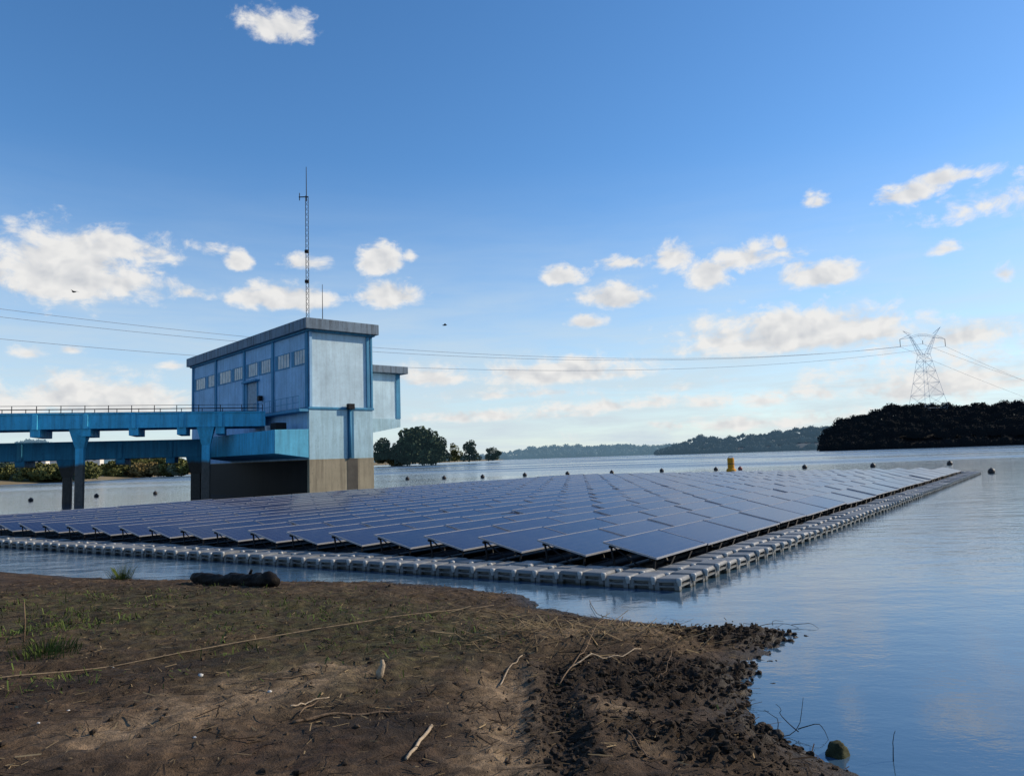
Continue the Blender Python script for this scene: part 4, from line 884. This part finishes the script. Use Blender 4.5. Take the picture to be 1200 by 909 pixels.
# clods, straw, grass: nobody could count them
def scatter(n_, test, box=(-9, 4.6, 4, 17), k_=18):
    X = RNG.uniform(box[0], box[1], n_ * k_); Y = RNG.uniform(box[2], box[3], n_ * k_); w = test(X, Y); keep = RNG.random(len(X)) < w; X, Y = X[keep][:n_], Y[keep][:n_]
    return X, Y, ground_z(X, Y)
CLOD = simple('mud_clod', (.034, .025, .018), .85, .6, 20, bump=.5, bscale=60); CLOD2 = simple('dry_clod', (.085, .060, .040), .95, .5, 15, bump=.5, bscale=60)
def clods(name, n_, test, r0, r1, mat, label):
    X, Y, Z = scatter(n_, test); mb = MB()
    for x, y, z in zip(X, Y, Z):
        if z < WL - .03: continue
        r = r0 + (r1 - r0) * random.random() ** 2.5; a = random.uniform(.7, 1.4)
        mb.ball((x, y, z + r * .2), r, 6, 4, (a, 1 / a, random.uniform(.5, .9)), .3)
    tag(mb.build(name, mat, None, False), label, 'soil', kind='stuff')
land = lambda X, Y: (sdist(X, Y) > .02)
clods('mud', 8200, lambda X, Y: np.where(sdist(X, Y) > -.18, .004 + .95 * np.maximum(mudzone(X, Y), seg(X, Y, (668, 900), (655, 770), .2)), 0), .005, .034, CLOD, 'lumpy dark wet mud heaped on the point at the right')
clods('dirt', 1900, lambda X, Y: np.where(land(X, Y), .35 * np.clip(.5 + fbm(X * 1.4, Y * 1.4, 2, 91) * 1.5, .05, 1), 0), .004, .022, CLOD2, 'loose crumbs of dry brown soil over the bank')
def blades(name, n_, test, h0, h1, w, mat, label, up=.5, cat='grass'):
    X, Y, Z = scatter(n_, test); k = len(X); a = RNG.uniform(0, 2 * pi, k); L_ = h0 + (h1 - h0) * RNG.random(k) ** 2; e_ = RNG.uniform(0, 1, k) * up
    d = np.stack([np.cos(a) * np.cos(e_), np.sin(a) * np.cos(e_), np.sin(e_)], 1); s = np.stack([-np.sin(a), np.cos(a), RNG.normal(0, .3, k)], 1)
    P = np.stack([X, Y, Z + .006], 1) + d * (L_ / 2)[:, None]; P[:, 2] += .004
    o = quads(name, P, d * (L_ / 2)[:, None], s * w * (.5 + RNG.random(k))[:, None], mat); tag(o, label, cat, kind='stuff')
STRAW = leafmat('straw', (.21, .155, .085), .4, 3.); DSTRAW = leafmat('dark_straw', (.050, .036, .024), .5, 3.); GREEN = leafmat('short_grass', (.075, .105, .028), .4, 2.)
reed = lambda X, Y: np.where(land(X, Y), np.clip(seg(X, Y, (625, 740), (770, 730), .55) + .25 * seg(X, Y, (560, 705), (640, 720), .5), 0, 1), 0)
blades('straw', 2600, reed, .08, .45, .0042, STRAW, 'tangle of dry reeds and straw washed up on the bank', .35, 'straw')
blades('litter', 9000, lambda X, Y: np.where(land(X, Y), .12 + .6 * np.clip(fbm(X * .9, Y * .9, 3, 95) + .15, 0, 1) + .5 * mudzone(X, Y), 0), .04, .24, .0040, DSTRAW, 'dark twigs and rotted straw strewn over the bank', .14, 'litter')
blades('straw', 3800, lambda X, Y: np.where(land(X, Y), .1 + .7 * np.clip(fbm(X * 1.1, Y * 1.1, 3, 97) - .05, 0, 1), 0), .03, .17, .0032, STRAW, 'scattered pale straw on the brown soil', .12, 'straw')
blades('grass', 5200, lambda X, Y: np.where(land(X, Y), np.clip(1.2 * seg(X, Y, (30, 765), (75, 758), .35) + .55 * seg(X, Y, (40, 725), (420, 735), 1.6) * np.clip(.2 + fbm(X * 1.5, Y * 1.5, 3, 99) * 2, 0, 1) + .5 * seg(X, Y, (20, 830), (60, 826), .3), 0, 1), 0), .03, .10, .0042, GREEN, 'thin short green grass growing through the soil on the left', 1.3)
# tufts one can tell apart
for px, py, hh, lab in [(142, 679, .34, 'clump of dry green grass standing at the water edge, left of the log'), (52, 764, .20, 'bright green grass tuft on the soil at the far left')]:
    p = on_ground(px, py); o = MB(); z = max(gz(*p), WL)
    for k in range(260):
        a = random.uniform(0, 2 * pi); r = random.uniform(0, .34) if hh < .3 else random.uniform(0, .2); t_ = random.uniform(.25, 1) * hh * (1 - 1.6 * r * (hh < .3)); lean = random.uniform(.1, 1.2) * t_; w = .0032
        bx, by = p[0] + r * cos(a), p[1] + r * sin(a); o.add([(bx - w, by, z - .02), (bx + w, by, z - .02), (bx + lean * cos(a) * .5 + w * .6, by + lean * sin(a) * .5, z + t_ * .65), (bx + lean * cos(a), by + lean * sin(a), z + t_), (bx + lean * cos(a) * .5 - w * .6, by + lean * sin(a) * .5, z + t_ * .65)], [(0, 1, 2, 3, 4)])
    tag(o.build('grass_tuft', GREEN), lab, 'grass tuft')
PALEST = simple('pale_pebble', (.50, .49, .46), .7, .25, 20)
for k, (px, py, r, lab) in enumerate([(235, 792, .022, 'largest white pebble lying below the rope'), (80, 833, .012, 'small white pebble at the lower left'), (45, 850, .010, 'white pebble near the bottom left corner'), (228, 864, .011, 'white pebble low on the sandy patch'), (316, 814, .016, 'pale pebble left of the twigs'), (133, 779, .010, 'white speck of stone beside the rope')]):
    p = on_ground(px, py); mb = MB(); mb.ball((0, 0, 0), r, 8, 6, (1.2, .9, .7), .15); tag(mb.build('pebble', PALEST, None, True, (p[0], p[1], gz(*p) + r * .3)), lab, 'pebble', 'white pebbles on the bank')

# ------------------------------------------------------------------ render set-up
scene.render.engine = 'CYCLES'; scene.cycles.use_denoising = True; scene.cycles.max_bounces = 6; scene.cycles.caustics_reflective = False; scene.cycles.caustics_refractive = False
scene.view_settings.view_transform = 'Standard'; scene.view_settings.look = 'None'; scene.view_settings.exposure = 0; scene.view_settings.gamma = 1
